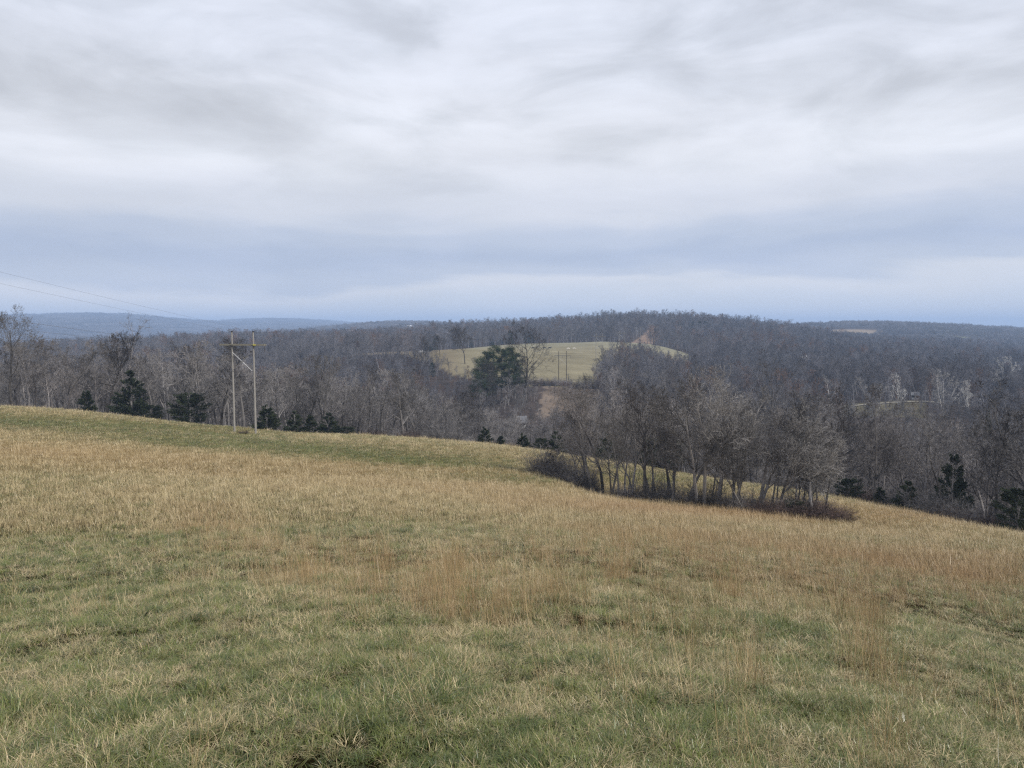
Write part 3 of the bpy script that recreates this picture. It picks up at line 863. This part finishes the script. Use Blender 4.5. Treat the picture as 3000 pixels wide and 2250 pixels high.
for k in range(13):
    c = 541 + k * 22.8 + prnd.uniform(-5, 5)
    bush(c + prnd.uniform(-4, 4), hedge_dist(c) + prnd.uniform(-.6, .8), 0 if k % 3 else 1, prnd.uniform(.3, .9) * (1.1 if c > 720 else .7), 'dark tangled bramble bush along the foot of the hedgerow', 'bramble bushes under the hedgerow')
for c, s in ((541, 1.0), (552, 1.15), (563, 1.1), (575, 1.0), (586, .9)):
    bush(c, hedge_dist(c) + .5, 2, s, 'twiggy grey shrub at the left end of the hedgerow', 'twiggy shrubs at the left end of the hedgerow')
for k in range(16):
    c = 585 + k * 15.5 + prnd.uniform(-5, 5)
    bush(c, hedge_dist(c) + prnd.uniform(-.4, 2.0), 2, prnd.uniform(.55, 1.0), 'twiggy bare shrub tangled between the hedgerow trunks', 'twiggy shrubs between the hedgerow trunks')
for c, s in ((762, 1.0), (778, 1.1), (800, 1.2), (815, 1.3), (829, 1.1), (840, .9)):
    bush(c, hedge_dist(c) - .3, 0, s, 'reddish brown bramble mound at the right end of the hedgerow', 'bramble mounds at the right end of the hedgerow', s * .8)
for k in range(34):
    c = 855 + (k % 17) * 10.5 + prnd.uniform(-4, 4)
    bush(c, float(edge_dist(c)) + 1.0 + (k // 17) * 2.5, prnd.choice((0, 1, 2)), prnd.uniform(.9, 1.3), 'brown bramble bush along the right-hand wood edge', 'bramble bushes along the right wood edge')
for k in range(30):
    c = prnd.uniform(355, 850)
    bush(c, float(edge_dist(c)) + prnd.uniform(.8, 4), prnd.choice((0, 2)), prnd.uniform(.8, 1.3), 'brown brush at the foot of the wood behind the hedgerow and middle field', 'bushes at the foot of the middle wood')
for k in range(16):
    c = 531 + k * 4.2
    bush(c, 337 + prnd.uniform(-7, 7), prnd.choice((0, 2)), prnd.uniform(1.2, 2.0), 'dark brush between the orange cleared ground and the pasture', 'brush along the lower pasture edge')
bush(243, 117, 1, .55, 'small dry weed bush between the two nearest power poles', None)

# ------------------------------------------------------------------ cedars and pines
def cedar(seed, h, w, round_=False, n=2600):
    rg = random.Random(seed); F, T = MB(), MB()
    T.tube([(0, 0, -.3), (rg.gauss(0, .05), rg.gauss(0, .05), h * .5), (0, 0, h * .93)], [h * .018, h * .012, .02], 5)
    for k in range(95 if round_ else 82):
        t = (rg.random() ** (1.05 if round_ else 1.3)) * .97
        if round_: env = math.sqrt(max(0, 1 - (2 * t - .75) ** 2 * .62)) * (1 if t < .9 else .6)
        else: env = (1 - t) ** .85 * (1.0 if t > .1 else .75 + 2.5 * t)
        a = rg.uniform(0, 6.28); R = w * .5 * env * rg.uniform(.78, 1.12) + .1
        z0 = .1 + t * h * .9
        rise = (.25 if round_ else .45) + .5 * t
        L = R * .75 + h * .05
        e = Vector((math.cos(a) * R, math.sin(a) * R, z0 + L * rise * .6))
        b0 = Vector((math.cos(a) * R * .15, math.sin(a) * R * .15, z0 - h * .02))
        T.tube([tuple(b0), tuple(e)], [.03, .012], 3)
        m_ = int(66 + 60 * env)
        for _ in range(m_):
            f = rg.random() ** .6; p = b0.lerp(e, f) + Vector((rg.gauss(0, .10), rg.gauss(0, .10), rg.gauss(0, .09))) * (h * .045 + R * .35)
            d = Vector((math.cos(a) + rg.gauss(0, .6), math.sin(a) + rg.gauss(0, .6), .5 + rg.gauss(0, .45))).normalized() * h * rg.uniform(.022, .055)
            q = d.cross(Vector((rg.gauss(0, 1), rg.gauss(0, 1), rg.gauss(0, 1)))).normalized() * d.length * .24
            F.poly([p - q * .6, p - q + d * .45, p + d, p + q + d * .5])
    return T.data('trunk', M_BARK), F.data('crown', M_CEDAR)
CED = [cedar(700, 6, 3.8), cedar(701, 6, 3.4), cedar(702, 6, 5.0, True), cedar(703, 6, 4.4)]
def conifer(v, col, dist, top, wpx, label, group=None, h0=6.0, w0=(3.8, 3.4, 5.0, 4.4), name='cedar_tree', sink=0):
    if 80 < dist < 170: dist -= 1.6; wpx *= 1.12
    x, y, z, row = at(col, dist)
    h = (row - top) / FPX * y; w = wpx / FPX * y
    t = empty(name, (x, y, z - sink), prnd.uniform(0, 6)); t.scale = (w / w0[v], w / w0[v], h / h0)
    tag(t, label, 'tree', group)
    link('trunk', CED[v][0], t); link('crown', CED[v][1], t)
CG = 'dark cedars along the wood edge'
conifer(1, 87, 158, 388, 17, 'small faint cedar left of the large cone cedar', CG)
conifer(3, 132, 154.5, 367, 37, 'large dark cone-shaped cedar, tallest along the left wood edge', CG)
conifer(2, 152, 152, 404, 18, 'low dark cedar mound touching the large cone cedar', CG)
conifer(2, 190, 147, 391, 33, 'round bushy cedar left of the nearest power poles', CG)
conifer(0, 267, 135, 403, 25, 'pointed cedar just right of the nearest power poles', CG)
conifer(3, 295, 134, 409, 21, 'cedar second to the right of the power poles', CG)
conifer(1, 311, 133, 413, 15, 'narrow cedar third to the right of the power poles', CG)
conifer(3, 329, 132.5, 411, 23, 'cedar fourth to the right of the power poles', CG)
conifer(2, 347, 131.5, 426, 14, 'smallest cedar ending the row right of the power poles', CG)
conifer(0, 485, 125, 425, 17, 'cedar at left of the group beyond the middle of the field', CG)
conifer(1, 501, 124, 434, 13, 'short cedar second in the group beyond the middle of the field', CG)
conifer(0, 523, 123, 432, 16, 'cedar in the centre of the group beyond the middle of the field', CG)
conifer(2, 541, 122, 437, 13, 'small round cedar in the group beyond the middle of the field', CG)
conifer(3, 556, 122, 429, 20, 'cedar on the right of the group, half hidden by hedgerow twigs', CG)
conifer(3, 608, 119, 431, 30, 'cedar behind the big forked hedgerow trees', CG)
conifer(2, 660, 116, 436, 40, 'wide dark cedar behind the middle of the hedgerow', CG)
conifer(2, 794, 70.5, 499, 24, 'small round cedar within the right end of the hedgerow', CG)
conifer(2, 849, 101, 477, 24, 'cedar at the start of the right wood edge beside the tan wedge', CG)
conifer(1, 880, 99, 485, 17, 'thin cedar second along the right wood edge', CG)
conifer(3, 907, 96.5, 478, 28, 'broad cedar third along the right wood edge', CG)
conifer(3, 951, 97, 448, 38, 'big tall dark cedar on the right, behind the spreading tree', CG)
conifer(2, 1018, 88.5, 484, 38, 'large dark cedar cut by the right edge of the photo', CG)
conifer(2, 428, 480, 347, 11, 'small round dark cedar in the far pasture by the white vehicle')
conifer(0, 985, 210, 405, 14, 'cedar half hidden in the wood high at the right')
conifer(1, 683, 905, 321, 3.4, 'thin dark cedar standing on the wooded hilltop slope')

def pine(seed, h):
    rg = random.Random(seed); F, T = MB(), MB()
    T.tube([(0, 0, -.4), (rg.gauss(0, .1), rg.gauss(0, .1), h * .5), (rg.gauss(0, .15), 0, h * .95)], [h * .016, h * .011, .03], 6)
    for k in range(46):
        t = .24 + .74 * k / 46; a = rg.uniform(0, 6.28); L = h * .27 * (1.25 - t) * rg.uniform(.7, 1.2) + .3
        e = Vector((math.cos(a) * L, math.sin(a) * L, h * t + L * rg.uniform(.1, .5)))
        T.tube([(0, 0, h * t), tuple(e * .5 + Vector((0, 0, h * t * .5))), tuple(e)], [.06, .04, .02], 3)
        for _c in range(3):
            c = e.lerp(Vector((0, 0, h * t)), rg.uniform(0, .6)) + Vector((rg.gauss(0, .3), rg.gauss(0, .3), rg.gauss(0, .2)))
            for _ in range(75):
                p = c + Vector((rg.gauss(0, .55), rg.gauss(0, .55), rg.gauss(0, .34)))
                d = Vector((rg.gauss(0, .6), rg.gauss(0, .6), rg.uniform(.1, 1))).normalized() * rg.uniform(.22, .45)
                s = d.cross(Vector((rg.gauss(0, 1), rg.gauss(0, 1), rg.gauss(0, 1)))).normalized() * .07
                F.poly([p - s, p + s, p + d])
    return T.data('trunk', M_BARK), F.data('crown', M_PINE)
PG = 'green pines at the pasture corner'
for k, (c, d, tp, lb) in enumerate([(480, 286, 359, 'lowest green pine at the left of the pine group'), (487, 290, 351, 'second green pine from the left, below the tallest'),
                                    (494, 288, 345, 'tallest green pine in the middle of the group'), (502, 292, 349, 'bright green pine just right of the tallest'),
                                    (509, 287, 347, 'yellowish green pine near the right of the group'), (515, 291, 353, 'last green pine at the right of the group')]):
    x, y, z, row = at(c, d); h = (row - tp) / FPX * y
    p = pine(720 + k, h); t = empty('pine_tree', (x, y, z)); tag(t, lb, 'tree', PG)
    link('trunk', p[0], t); link('crown', p[1], t)

# ------------------------------------------------------------------ power line
H_POLE = 15.0
def structure_parts():
    d = {}
    b = MB(); b.tube([(0, 0, -1.5), (0, 0, H_POLE * .5), (0, 0, H_POLE)], [.17, .14, .11], 10, True); d['pole'] = b.data('pole', M_POLE)
    b = MB(); b.box((0, -.17, H_POLE - 1.85), (7.6, .14, .24)); b.box((0, .17, H_POLE - 1.85), (7.6, .14, .24)); d['crossarm'] = b.data('crossarm', M_ARM)
    for nm, s in (('brace', 1), ('brace2', -1)):
        b = MB(); y_ = -.24 if s > 0 else -.36
        b.tube([(-1.62 * s, y_, H_POLE - 2.95), (1.62 * s, y_, H_POLE - 5.65)], .04, 6, True); d[nm] = b.data('brace', M_STEEL if s > 0 else M_POLE)
    b = MB(); b.tube([(0, 0, 0), (0, 0, -.14)], .02, 5)
    for k in range(5):
        z_ = -.16 - k * .12; b.tube([(0, 0, z_), (0, 0, z_ - .035), (0, 0, z_ - .08)], [.045, .13, .03], 8, True)
    b.tube([(0, 0, -.74), (0, 0, -.86)], .035, 5, True); d['insulator'] = b.data('insulator', M_GLASSINS)
    b = MB(); b.box((0, 0, H_POLE + .06), (.2, .2, .14)); b.tube([(-.15, 0, H_POLE + .1), (.22, 0, H_POLE + .16)], .03, 5, True); d['pole_cap'] = b.data('wire_bracket', M_DARK)
    b = MB(); b.box((0, -.27, H_POLE - 1.85), (.42, .05, .2)); d['tag'] = b.data('number_tag', M_YELLOW)
    b = MB(); b.box((0, 0, H_POLE - 1.98), (.5, .62, .12)); d['clamp'] = b.data('arm_clamp', M_DARK)
    return d
SPD = structure_parts()
LROT = -math.atan(LD)
M_POLE_DARK = m_plain('creosoted_pole', (.045, .038, .032), (.09, .075, .065), 4.0, .8)  # darker pole colour, used on the second structure only
def hframe(y, label, tagit=False, polemat=None, h_to=None, x=None, rot=None, top_row=None):
    x = LX + LD * (y - LY) if x is None else x
    z = gz(x, y)
    if top_row is not None:
        col = 512 + FPX * x / y
        z = EYE + (HORIZON - top_row) / FPX * y - H_POLE
    t = empty('utility_structure', (x, y, z), LROT if rot is None else rot)
    tag(t, label, 'power pole', 'twin-pole power line structures')
    for s in (-1.8, 1.8):
        p = link('pole', SPD['pole'], t, (s, 0, 0))
        if polemat: p.material_slots[0].link = 'OBJECT'; p.material_slots[0].material = polemat
        link('wire_bracket', SPD['pole_cap'], p)
    a = link('crossarm', SPD['crossarm'], t)
    for s in (-1.8, 1.8): link('arm_clamp', SPD['clamp'], a, (s, 0, 0))
    link('brace', SPD['brace'], t); link('brace', SPD['brace2'], t)
    for s in (-3.65, 0, 3.65): link('insulator', SPD['insulator'], t, (s, 0, H_POLE - 1.98))
    if tagit: link('number_tag', SPD['tag'], t, (2.1, 0, 0))
    return x, y, z
ST = [hframe(112, 'nearest tall twin wooden poles with crossarm and X brace in the field', True, top_row=332.2),
      hframe(344, 'second twin-pole structure, darker, standing at the lower edge of the far pasture', polemat=M_POLE_DARK),
      hframe(450, 'third twin-pole structure rising through the trees right of the pasture'),
      hframe(556, 'fourth twin-pole structure above the pasture crest, middle one of the uphill row'),
      hframe(672, 'fifth twin-pole structure beside the orange cleared strip'),
      hframe(800, 'sixth, smallest twin-pole structure at the top of the orange cleared strip')]
by = -75.0; bx = LX + LD * (by - LY)
PREV = (bx, by, gz(bx, by) - .0)
def wire(off, dz, name, label, r, first):
    b = MB(); pts = []
    ux, uy = math.cos(LROT), math.sin(LROT)
    chain = [PREV] + ST
    for k in range(len(chain) - 1):
        p, q = chain[k], chain[k + 1]
        A = Vector((p[0] + ux * off, p[1] + uy * off, p[2] + H_POLE + dz)); B = Vector((q[0] + ux * off, q[1] + uy * off, q[2] + H_POLE + dz))
        if k == 0: A.z = B.z + first[0]; sag = first[1]
        else: sag = (A - B).length * (.022 if dz > -1 else .030)
        n_ = 40
        for i in range(n_ + (k == len(chain) - 2)):
            t = i / n_; P = A.lerp(B, t); P.z -= 4 * sag * t * (1 - t); pts.append(P)
    b.tube(pts, r, 5)
    o = link(name, b.data(name, M_WIRE)); tag(o, label, 'power cable', 'cables of the power line')
wire(-1.8, .16, 'shield_wire', 'upper thin wire running to the top of the left near pole', .0075, (34, 2.5))
wire(1.8, .16, 'shield_wire', 'upper thin wire running to the top of the right near pole', .0075, (36, 2.5))
wire(-3.65, -2.86, 'conductor_cable', 'power cable hanging under the left end of the crossarm', .012, (29, 4.0))
wire(0, -2.86, 'conductor_cable', 'power cable hanging under the middle of the crossarm', .012, (31, 4.0))
wire(3.65, -2.86, 'conductor_cable', 'power cable hanging under the right end of the crossarm', .012, (33, 4.0))

# ------------------------------------------------------------------ small buildings, vehicle
M_WALLW = m_plain('white_siding', (.55, .55, .54), (.68, .68, .67), 2.0, .7)
M_ROOFW = m_plain('pale_metal_roof', (.70, .71, .73), (.82, .83, .84), 2.0, .4)
M_ROOFG = m_plain('grey_shingle_roof', (.16, .16, .17), (.24, .24, .25), 3.0, .9)
M_WIN = m_plain('dark_window_glass', (.02, .025, .03), (.04, .045, .05), 2.0, .1)
M_TYRE = m_plain('tyre_rubber', (.012, .012, .012), (.03, .03, .03), 6.0, .8)
M_ROAD = m_plain('pale_gravel_road', (.22, .20, .155), (.32, .29, .23), .6, .95)
def house(col, dist, w, d, h, rz, roofm, label, name='house', gable=1.6, lift=0.0):
    x, y, z, row = at(col, dist)
    t = empty(name, (x, y, z + lift), rz); tag(t, label, 'house')
    b = MB(); b.box((0, 0, h / 2 - .75), (w, d, h + 1.5))
    for s in (-1, 1): b.poly([(s * (w / 2 - .02), -d / 2, h), (s * (w / 2 - .02), d / 2, h), (s * (w / 2 - .02), 0, h + gable - .05)])
    link('wall', b.data('wall', M_WALLW), t)
    b = MB(); e = .45
    for s in (-1, 1):
        p0 = Vector((-w / 2 - e, s * (d / 2 + e), h - gable * e / (d / 2))); p1 = Vector((w / 2 + e, p0.y, p0.z)); q1 = Vector((w / 2 + e, 0, h + gable)); q0 = Vector((-w / 2 - e, 0, h + gable))
        up_ = Vector((0, 0, .14)); n0 = len(b.v)
        b.v += [tuple(v) for v in (p0, p1, q1, q0, p0 + up_, p1 + up_, q1 + up_, q0 + up_)]
        for f in ((0, 1, 2, 3), (7, 6, 5, 4), (0, 4, 5, 1), (1, 5, 6, 2), (2, 6, 7, 3), (3, 7, 4, 0)): b.f.append(tuple(n0 + i for i in f))
    link('roof', b.data('roof', roofm), t)
    for s in (-.28, .28):
        b = MB(); b.box((s * w, -d / 2 - .02, h * .58), (1.1, .08, 1.1)); link('window', b.data('window', M_WIN), t)
    b = MB(); b.box((0, -d / 2 - .02, 1.02), (.95, .08, 2.05)); link('door', b.data('door', M_ROOFG), t)
house(803, 545, 4.6, 4, 2.4, .3, M_ROOFW, 'small white house with pale roof alone in the wooded hillside', lift=8.0)
house(915, 366, 2.6, 2.4, 1.5, -.4, M_ROOFG, 'small white shed behind the sycamores above the pale bank', name='shed', lift=.6, gable=.9)
house(410, 2050, 13, 8, 3, .1, M_ROOFW, 'distant white farmhouse on the hazy ridge', name='farmhouse', lift=9.0)
house(522, 250, 2.4, 2.2, 1.5, .2, M_ROOFG, 'small pale shed glimpsed through the wood behind the cedar group', name='shed', lift=.5)

def vehicle():
    x, y, z, row = at(421, 476)
    t = empty('parked_truck', (x, y, z), .25); tag(t, 'small white vehicle parked beside the round cedar in the far pasture', 'vehicle')
    b = MB()
    prof = [(-2.6, .45), (2.6, .45), (2.65, .95), (1.5, 1.08), (.9, 1.75), (-.6, 1.78), (-.85, 1.08), (-2.6, 1.05)]
    n0 = 0
    for s in (-.95, .95): b.v += [(px_, s, pz_) for px_, pz_ in prof]
    k = len(prof); b.f.append(tuple(range(k))); b.f.append(tuple(range(2 * k - 1, k - 1, -1)))
    for i in range(k): j = (i + 1) % k; b.f.append((i, i + k, j + k, j))
    link('body', b.data('body', M_WALLW), t)
    for sx in (-1.7, 1.7):
        for sy in (-.9, .9):
            w = MB(); w.tube([(sx, sy - .12, .4), (sx, sy + .12, .4)], .4, 12, True); link('wheel', w.data('wheel', M_TYRE), t)
    w = MB(); w.box((.15, 0, 1.42), (1.0, 1.93, .38)); link('window', w.data('window', M_WIN), t)
vehicle()

def road():
    b = MB(); pts = [at(c, d) for c, d in ((826, 338), (845, 341), (865, 344), (885, 347), (905, 350), (925, 354), (945, 356))]
    for p in pts:
        r = math.hypot(p[0], p[1]); u = Vector((p[0] / r, p[1] / r, 0))
        for s in (-2.6, 2.6):
            x, y = p[0] + u.x * s, p[1] + u.y * s; b.v.append((x, y, max(gz(x, y), p[2]) + .25))
    for i in range(len(pts) - 1): b.f.append((2 * i, 2 * i + 2, 2 * i + 3, 2 * i + 1))
    o = link('road', b.data('road', M_ROAD)); tag(o, 'pale gravel road running along the bank beyond the wood', None, kind='structure')
road()

# ------------------------------------------------------------------ cattle
M_COWB = m_plain('black_hide', (.008, .008, .008), (.02, .018, .016), 2.0, .6)
M_COWW = m_plain('cream_hide', (.55, .50, .42), (.68, .63, .55), 2.0, .7)
def cow(col, dist, rz, m, grazing, label):
    x, y, z, row = at(col, dist)
    bm = bmesh.new(); sk = bm.verts.layers.skin.verify()
    def V(co, r, root=False):
        v = bm.verts.new(co); v[sk].radius = r if isinstance(r, tuple) else (r, r); v[sk].use_root = root; return v
    ch = [V((-.95, 0, 1.12), .27), V((-.45, 0, 1.06), (.36, .40)), V((0, 0, 1.02), (.38, .43), True), V((.45, 0, 1.04), (.36, .40)), V((.85, 0, 1.14), .27)]
    if grazing: nk = [V((1.15, 0, .85), .17), V((1.38, 0, .42), .14), V((1.5, 0, .2), .10)]
    else: nk = [V((1.2, 0, 1.4), .17), V((1.42, 0, 1.52), .15), V((1.72, 0, 1.38), .10)]
    seq = ch + nk
    for a, b_ in zip(seq, seq[1:]): bm.edges.new((a, b_))
    hd = nk[1]
    for s in (-1, 1):
        e1 = V((hd.co.x - .05, .24 * s, hd.co.z + .08), .04); bm.edges.new((hd, e1))
        for base, bx_, kx, hx in ((ch[4], .75, .80, .76), (ch[0], -.85, -1.0, -.92)):
            h1 = V((bx_, .20 * s, .78), .15); k1 = V((kx, .21 * s, .48), .085); f1 = V((hx, .21 * s, .08), .06); ft = V((hx + .05, .21 * s, .0), .065)
            for a, b_ in ((base, h1), (h1, k1), (k1, f1), (f1, ft)): bm.edges.new((a, b_))
    t1 = V((-1.22, 0, 1.15), .05); t2 = V((-1.3, 0, .6), .04); bm.edges.new((ch[0], t1)); bm.edges.new((t1, t2))
    me = bpy.data.meshes.new('cow'); bm.to_mesh(me); bm.free(); me.materials.append(m)
    o = link('cow', me, None, (x, y, z)); o.rotation_euler = (0, 0, rz)
    md = o.modifiers.new('skin', 'SKIN'); md.use_smooth_shade = True
    o.modifiers.new('sub', 'SUBSURF').levels = 1
    tag(o, label, 'cow', 'cattle on the far pasture')
cow(533, 560, .3, M_COWB, True, 'black cow half hidden behind the bare tree by the pines')
cow(544.5, 562, 3.0, M_COWB, False, 'black cow on the pasture, left one of the pair in the open')
cow(549.8, 565, .1, M_COWB, False, 'black cow on the pasture, right one of the pair in the open')
cow(568.3, 560, 3.3, M_COWW, True, 'cream white cow on the pasture, nearer the black pair')
cow(574.3, 562, .1, M_COWW, True, 'cream white cow on the pasture, farther right of the two pale ones')

# ------------------------------------------------------------------ grass
def tuft(seed, n, L0, L1, w, rad, bend, tone, tsd, lie=.0, seg=3):
    rg = random.Random(seed); v = []; f = []; tn = []
    for _ in range(n):
        a = rg.uniform(0, 6.28); rr = rad * math.sqrt(rg.random())
        p = Vector((math.cos(a) * rr, math.sin(a) * rr, -.01))
        a2 = a + rg.gauss(0, 1.0); L = rg.uniform(L0, L1)
        tilt = abs(rg.gauss(lie, .25 + .2 * bend)); 
        d = Vector((math.cos(a2) * math.sin(tilt), math.sin(a2) * math.sin(tilt), math.cos(tilt)))
        b = rg.uniform(.3, 1.5) * bend
        s = Vector((-math.sin(a2 + rg.gauss(0, .5)), math.cos(a2 + rg.gauss(0, .5)), 0)) * w * rg.uniform(.6, 1.3) * .5
        t = min(1, max(0, rg.gauss(tone, tsd))); n0 = len(v)
        for i in range(seg):
            k = 1 - .6 * i / seg
            v += [tuple(p - s * k), tuple(p + s * k)]; tn += [t, t]
            p = p + d * L / seg
            d = (d + Vector((math.cos(a2), math.sin(a2), -.35)) * b / seg * 1.0 + Vector((rg.gauss(0, .06), rg.gauss(0, .06), 0))).normalized()
            if p.z < .012: p.z = .012 + rg.random() * .02; d.z = abs(d.z) * .3
        v.append(tuple(p)); tn.append(t)
        for i in range(seg - 1): q = n0 + 2 * i; f.append((q, q + 1, q + 3, q + 2))
        q = n0 + 2 * (seg - 1); f.append((q, q + 1, q + 2))
    me = mesh_data('grass_tuft', v, f, M_GRASS)
    at_ = me.attributes.new('tone', 'FLOAT', 'POINT'); at_.data.foreach_set('value', tn)
    return me
near_v = [tuft(800 + i, 48, .08, .21, .0056, .11, 2.0, .25, .33, .55) for i in range(3)] + \
         [tuft(810 + i, 50, .08, .20, .0050, .15, 1.6, .72, .28, 1.15) for i in range(3)] + \
         [tuft(820, 14, .25, .48, .0045, .13, .5, .85, .15), tuft(821, 10, .3, .55, .004, .10, .4, .9, .1)] + \
         [tuft(830, 46, .14, .32, .0055, .10, 1.9, .14, .2, .4), tuft(831, 46, .12, .30, .005, .12, 1.9, .35, .3, .5)] + \
         [tuft(840, 15, .4, .8, .0045, .13, .12, 1.0, .05)]
far_v = [tuft(850 + i, 40, .12, .28, .014, .30, 1.1, .32, .22, .2, 2) for i in range(2)] + \
        [tuft(860 + i, 44, .12, .30, .012, .32, 1.1, .75, .2, .3, 2) for i in range(2)] + \
        [tuft(870, 26, .3, .6, .010, .30, .3, .88, .12, 0, 2), tuft(871, 20, .35, .7, .010, .25, .2, .95, .08, 0, 2)]
near_cl = hidden_collection('near_grass_variants', near_v, 'grass_tuft')
far_cl2 = hidden_collection('far_grass_variants', far_v, 'far_grass_tuft')

def grass_points(r0, r1, spacing, half=.64):
    x, y = jitter_grid(r0, r1, spacing, half)
    z = ground(x, y)
    col, row, r, fieldm, *_x = zones(x, y, z)
    k = (fieldm > .4) & (row < 830) & (col > -60) & (col < 1084)
    return x[k], y[k], z[k], col[k], row[k], r[k]
def near_grass():
    parts = [grass_points(2.2, 8, .060), grass_points(8, 15, .092), grass_points(15, 30, .17)]
    x, y, z, col, row, r = [np.concatenate(a) for a in zip(*parts)]
    dry, red = field_tone(x, y, col, row); m_ = len(x); dry = np.clip(dry + rng.normal(0, .22, m_), .08, 1)
    u = rng.random(m_); idx = np.where(u < 1.12 - dry, rng.integers(0, 3, m_), rng.integers(3, 6, m_))
    tall = rng.random(m_) < np.clip(((dry - .45) * .5 + red * .25) * np.clip((r - 6) / 9, .04, 1), .004, .4); idx = np.where(tall, rng.integers(6, 8, m_), idx)
    lush = (rng.random(m_) < .05 + .5 * (vnoise(x * 1.9, y * 1.9, 91) > .74)) & (dry < .5); idx = np.where(lush, rng.integers(8, 10, m_), idx)
    broom = rng.random(m_) < np.clip((red - .12) * .75, 0.005, .34) * np.clip((vnoise(x * 1.6, y * 1.6, 77) - .5) * 3, .04, 1)
    idx = np.where(broom, 10, idx)
    red = np.where(broom, np.clip(red + .2, .55, .9), red * .55)
    s = rng.uniform(.7, 1.25, m_) * (1 + 1.3 * fbm(x * 1.3, y * 1.3, 41, 3)) * np.clip(.64 + (r - 8) * .022, .64, 1.15)
    cut = rng.random(m_) > np.clip(.12 + 2.4 * (-fbm(x * 2.2, y * 2.2, 43, 3) - .08), 0, .8)
    k = cut | broom
    sz = np.where(idx == 10, rng.uniform(.7, 1.05, m_), s * .9)
    scatter('grass', near_cl, np.stack([x, y, z], 1)[k], idx[k],
            np.stack([rng.normal(0, .12, m_), rng.normal(0, .12, m_), rng.uniform(0, 6.28, m_)], 1)[k],
            np.stack([s, s, sz], 1)[k], {'dry': dry[k], 'red': red[k]}, 'green and straw pasture grass of the near field', 'grass')
def far_grass():
    parts = [grass_points(28, 60, .36), grass_points(60, 110, .62), grass_points(110, 170, 1.0)]
    x, y, z, col, row, r = [np.concatenate(a) for a in zip(*parts)]
    dry, red = field_tone(x, y, col, row); m_ = len(x)
    idx = np.where(rng.random(m_) < 1.05 - dry, rng.integers(0, 2, m_), rng.integers(2, 4, m_))
    tall = rng.random(m_) < np.clip((dry - .5) * .8 + red * .5, .01, .6); idx = np.where(tall, rng.integers(4, 6, m_), idx)
    s = rng.uniform(.8, 1.25, m_) * np.interp(r, [28, 60, 110, 170], [.8, 1.35, 2.0, 2.8])
    sz = rng.uniform(.75, 1.15, m_) * np.interp(r, [28, 60, 170], [.9, 1.0, 1.1])
    scatter('far_grass', far_cl2, np.stack([x, y, z], 1), idx,
            np.stack([rng.normal(0, .06, m_), rng.normal(0, .06, m_), rng.uniform(0, 6.28, m_)], 1),
            np.stack([s, s, sz], 1), {'dry': dry, 'red': red}, 'tan and green meadow grass on the lower slope of the field', 'grass')
near_grass()
far_grass()

# ------------------------------------------------------------------ air
def haze():
    b = MB(); b.box((0, 0, 0), (19400, 19400, 2)); o = link('haze', b.data('haze', M_WIRE))
    me = o.data
    for v in me.vertices: v.co.z = HZ_TOP if v.co.z > 0 else HZ_BOT
    m = bpy.data.materials.new('air'); m.use_nodes = True; m.node_tree.nodes.clear()
    t = NT(m.node_tree); pv = t.n('ShaderNodeVolumePrincipled'); out = t.n('ShaderNodeOutputMaterial')
    pv.inputs['Color'].default_value = (.52, .70, 1.0, 1); pv.inputs['Density'].default_value = 2.3e-4
    pv.inputs['Anisotropy'].default_value = 0.0
    t.l(pv.outputs[0], out.inputs['Volume'])
    me.materials.clear(); me.materials.append(m)
    tag(o, 'thin bluish haze filling the valley air', None, kind='stuff')
HZ_BOT = min(v.co.z for v in bpy.data.objects['ground'].data.vertices) - 1.0
HZ_TOP = max(v.co.z for v in bpy.data.objects['ground'].data.vertices) + 22.0
print('haze', HZ_BOT, HZ_TOP, 'wood trees', len(xs))
haze()
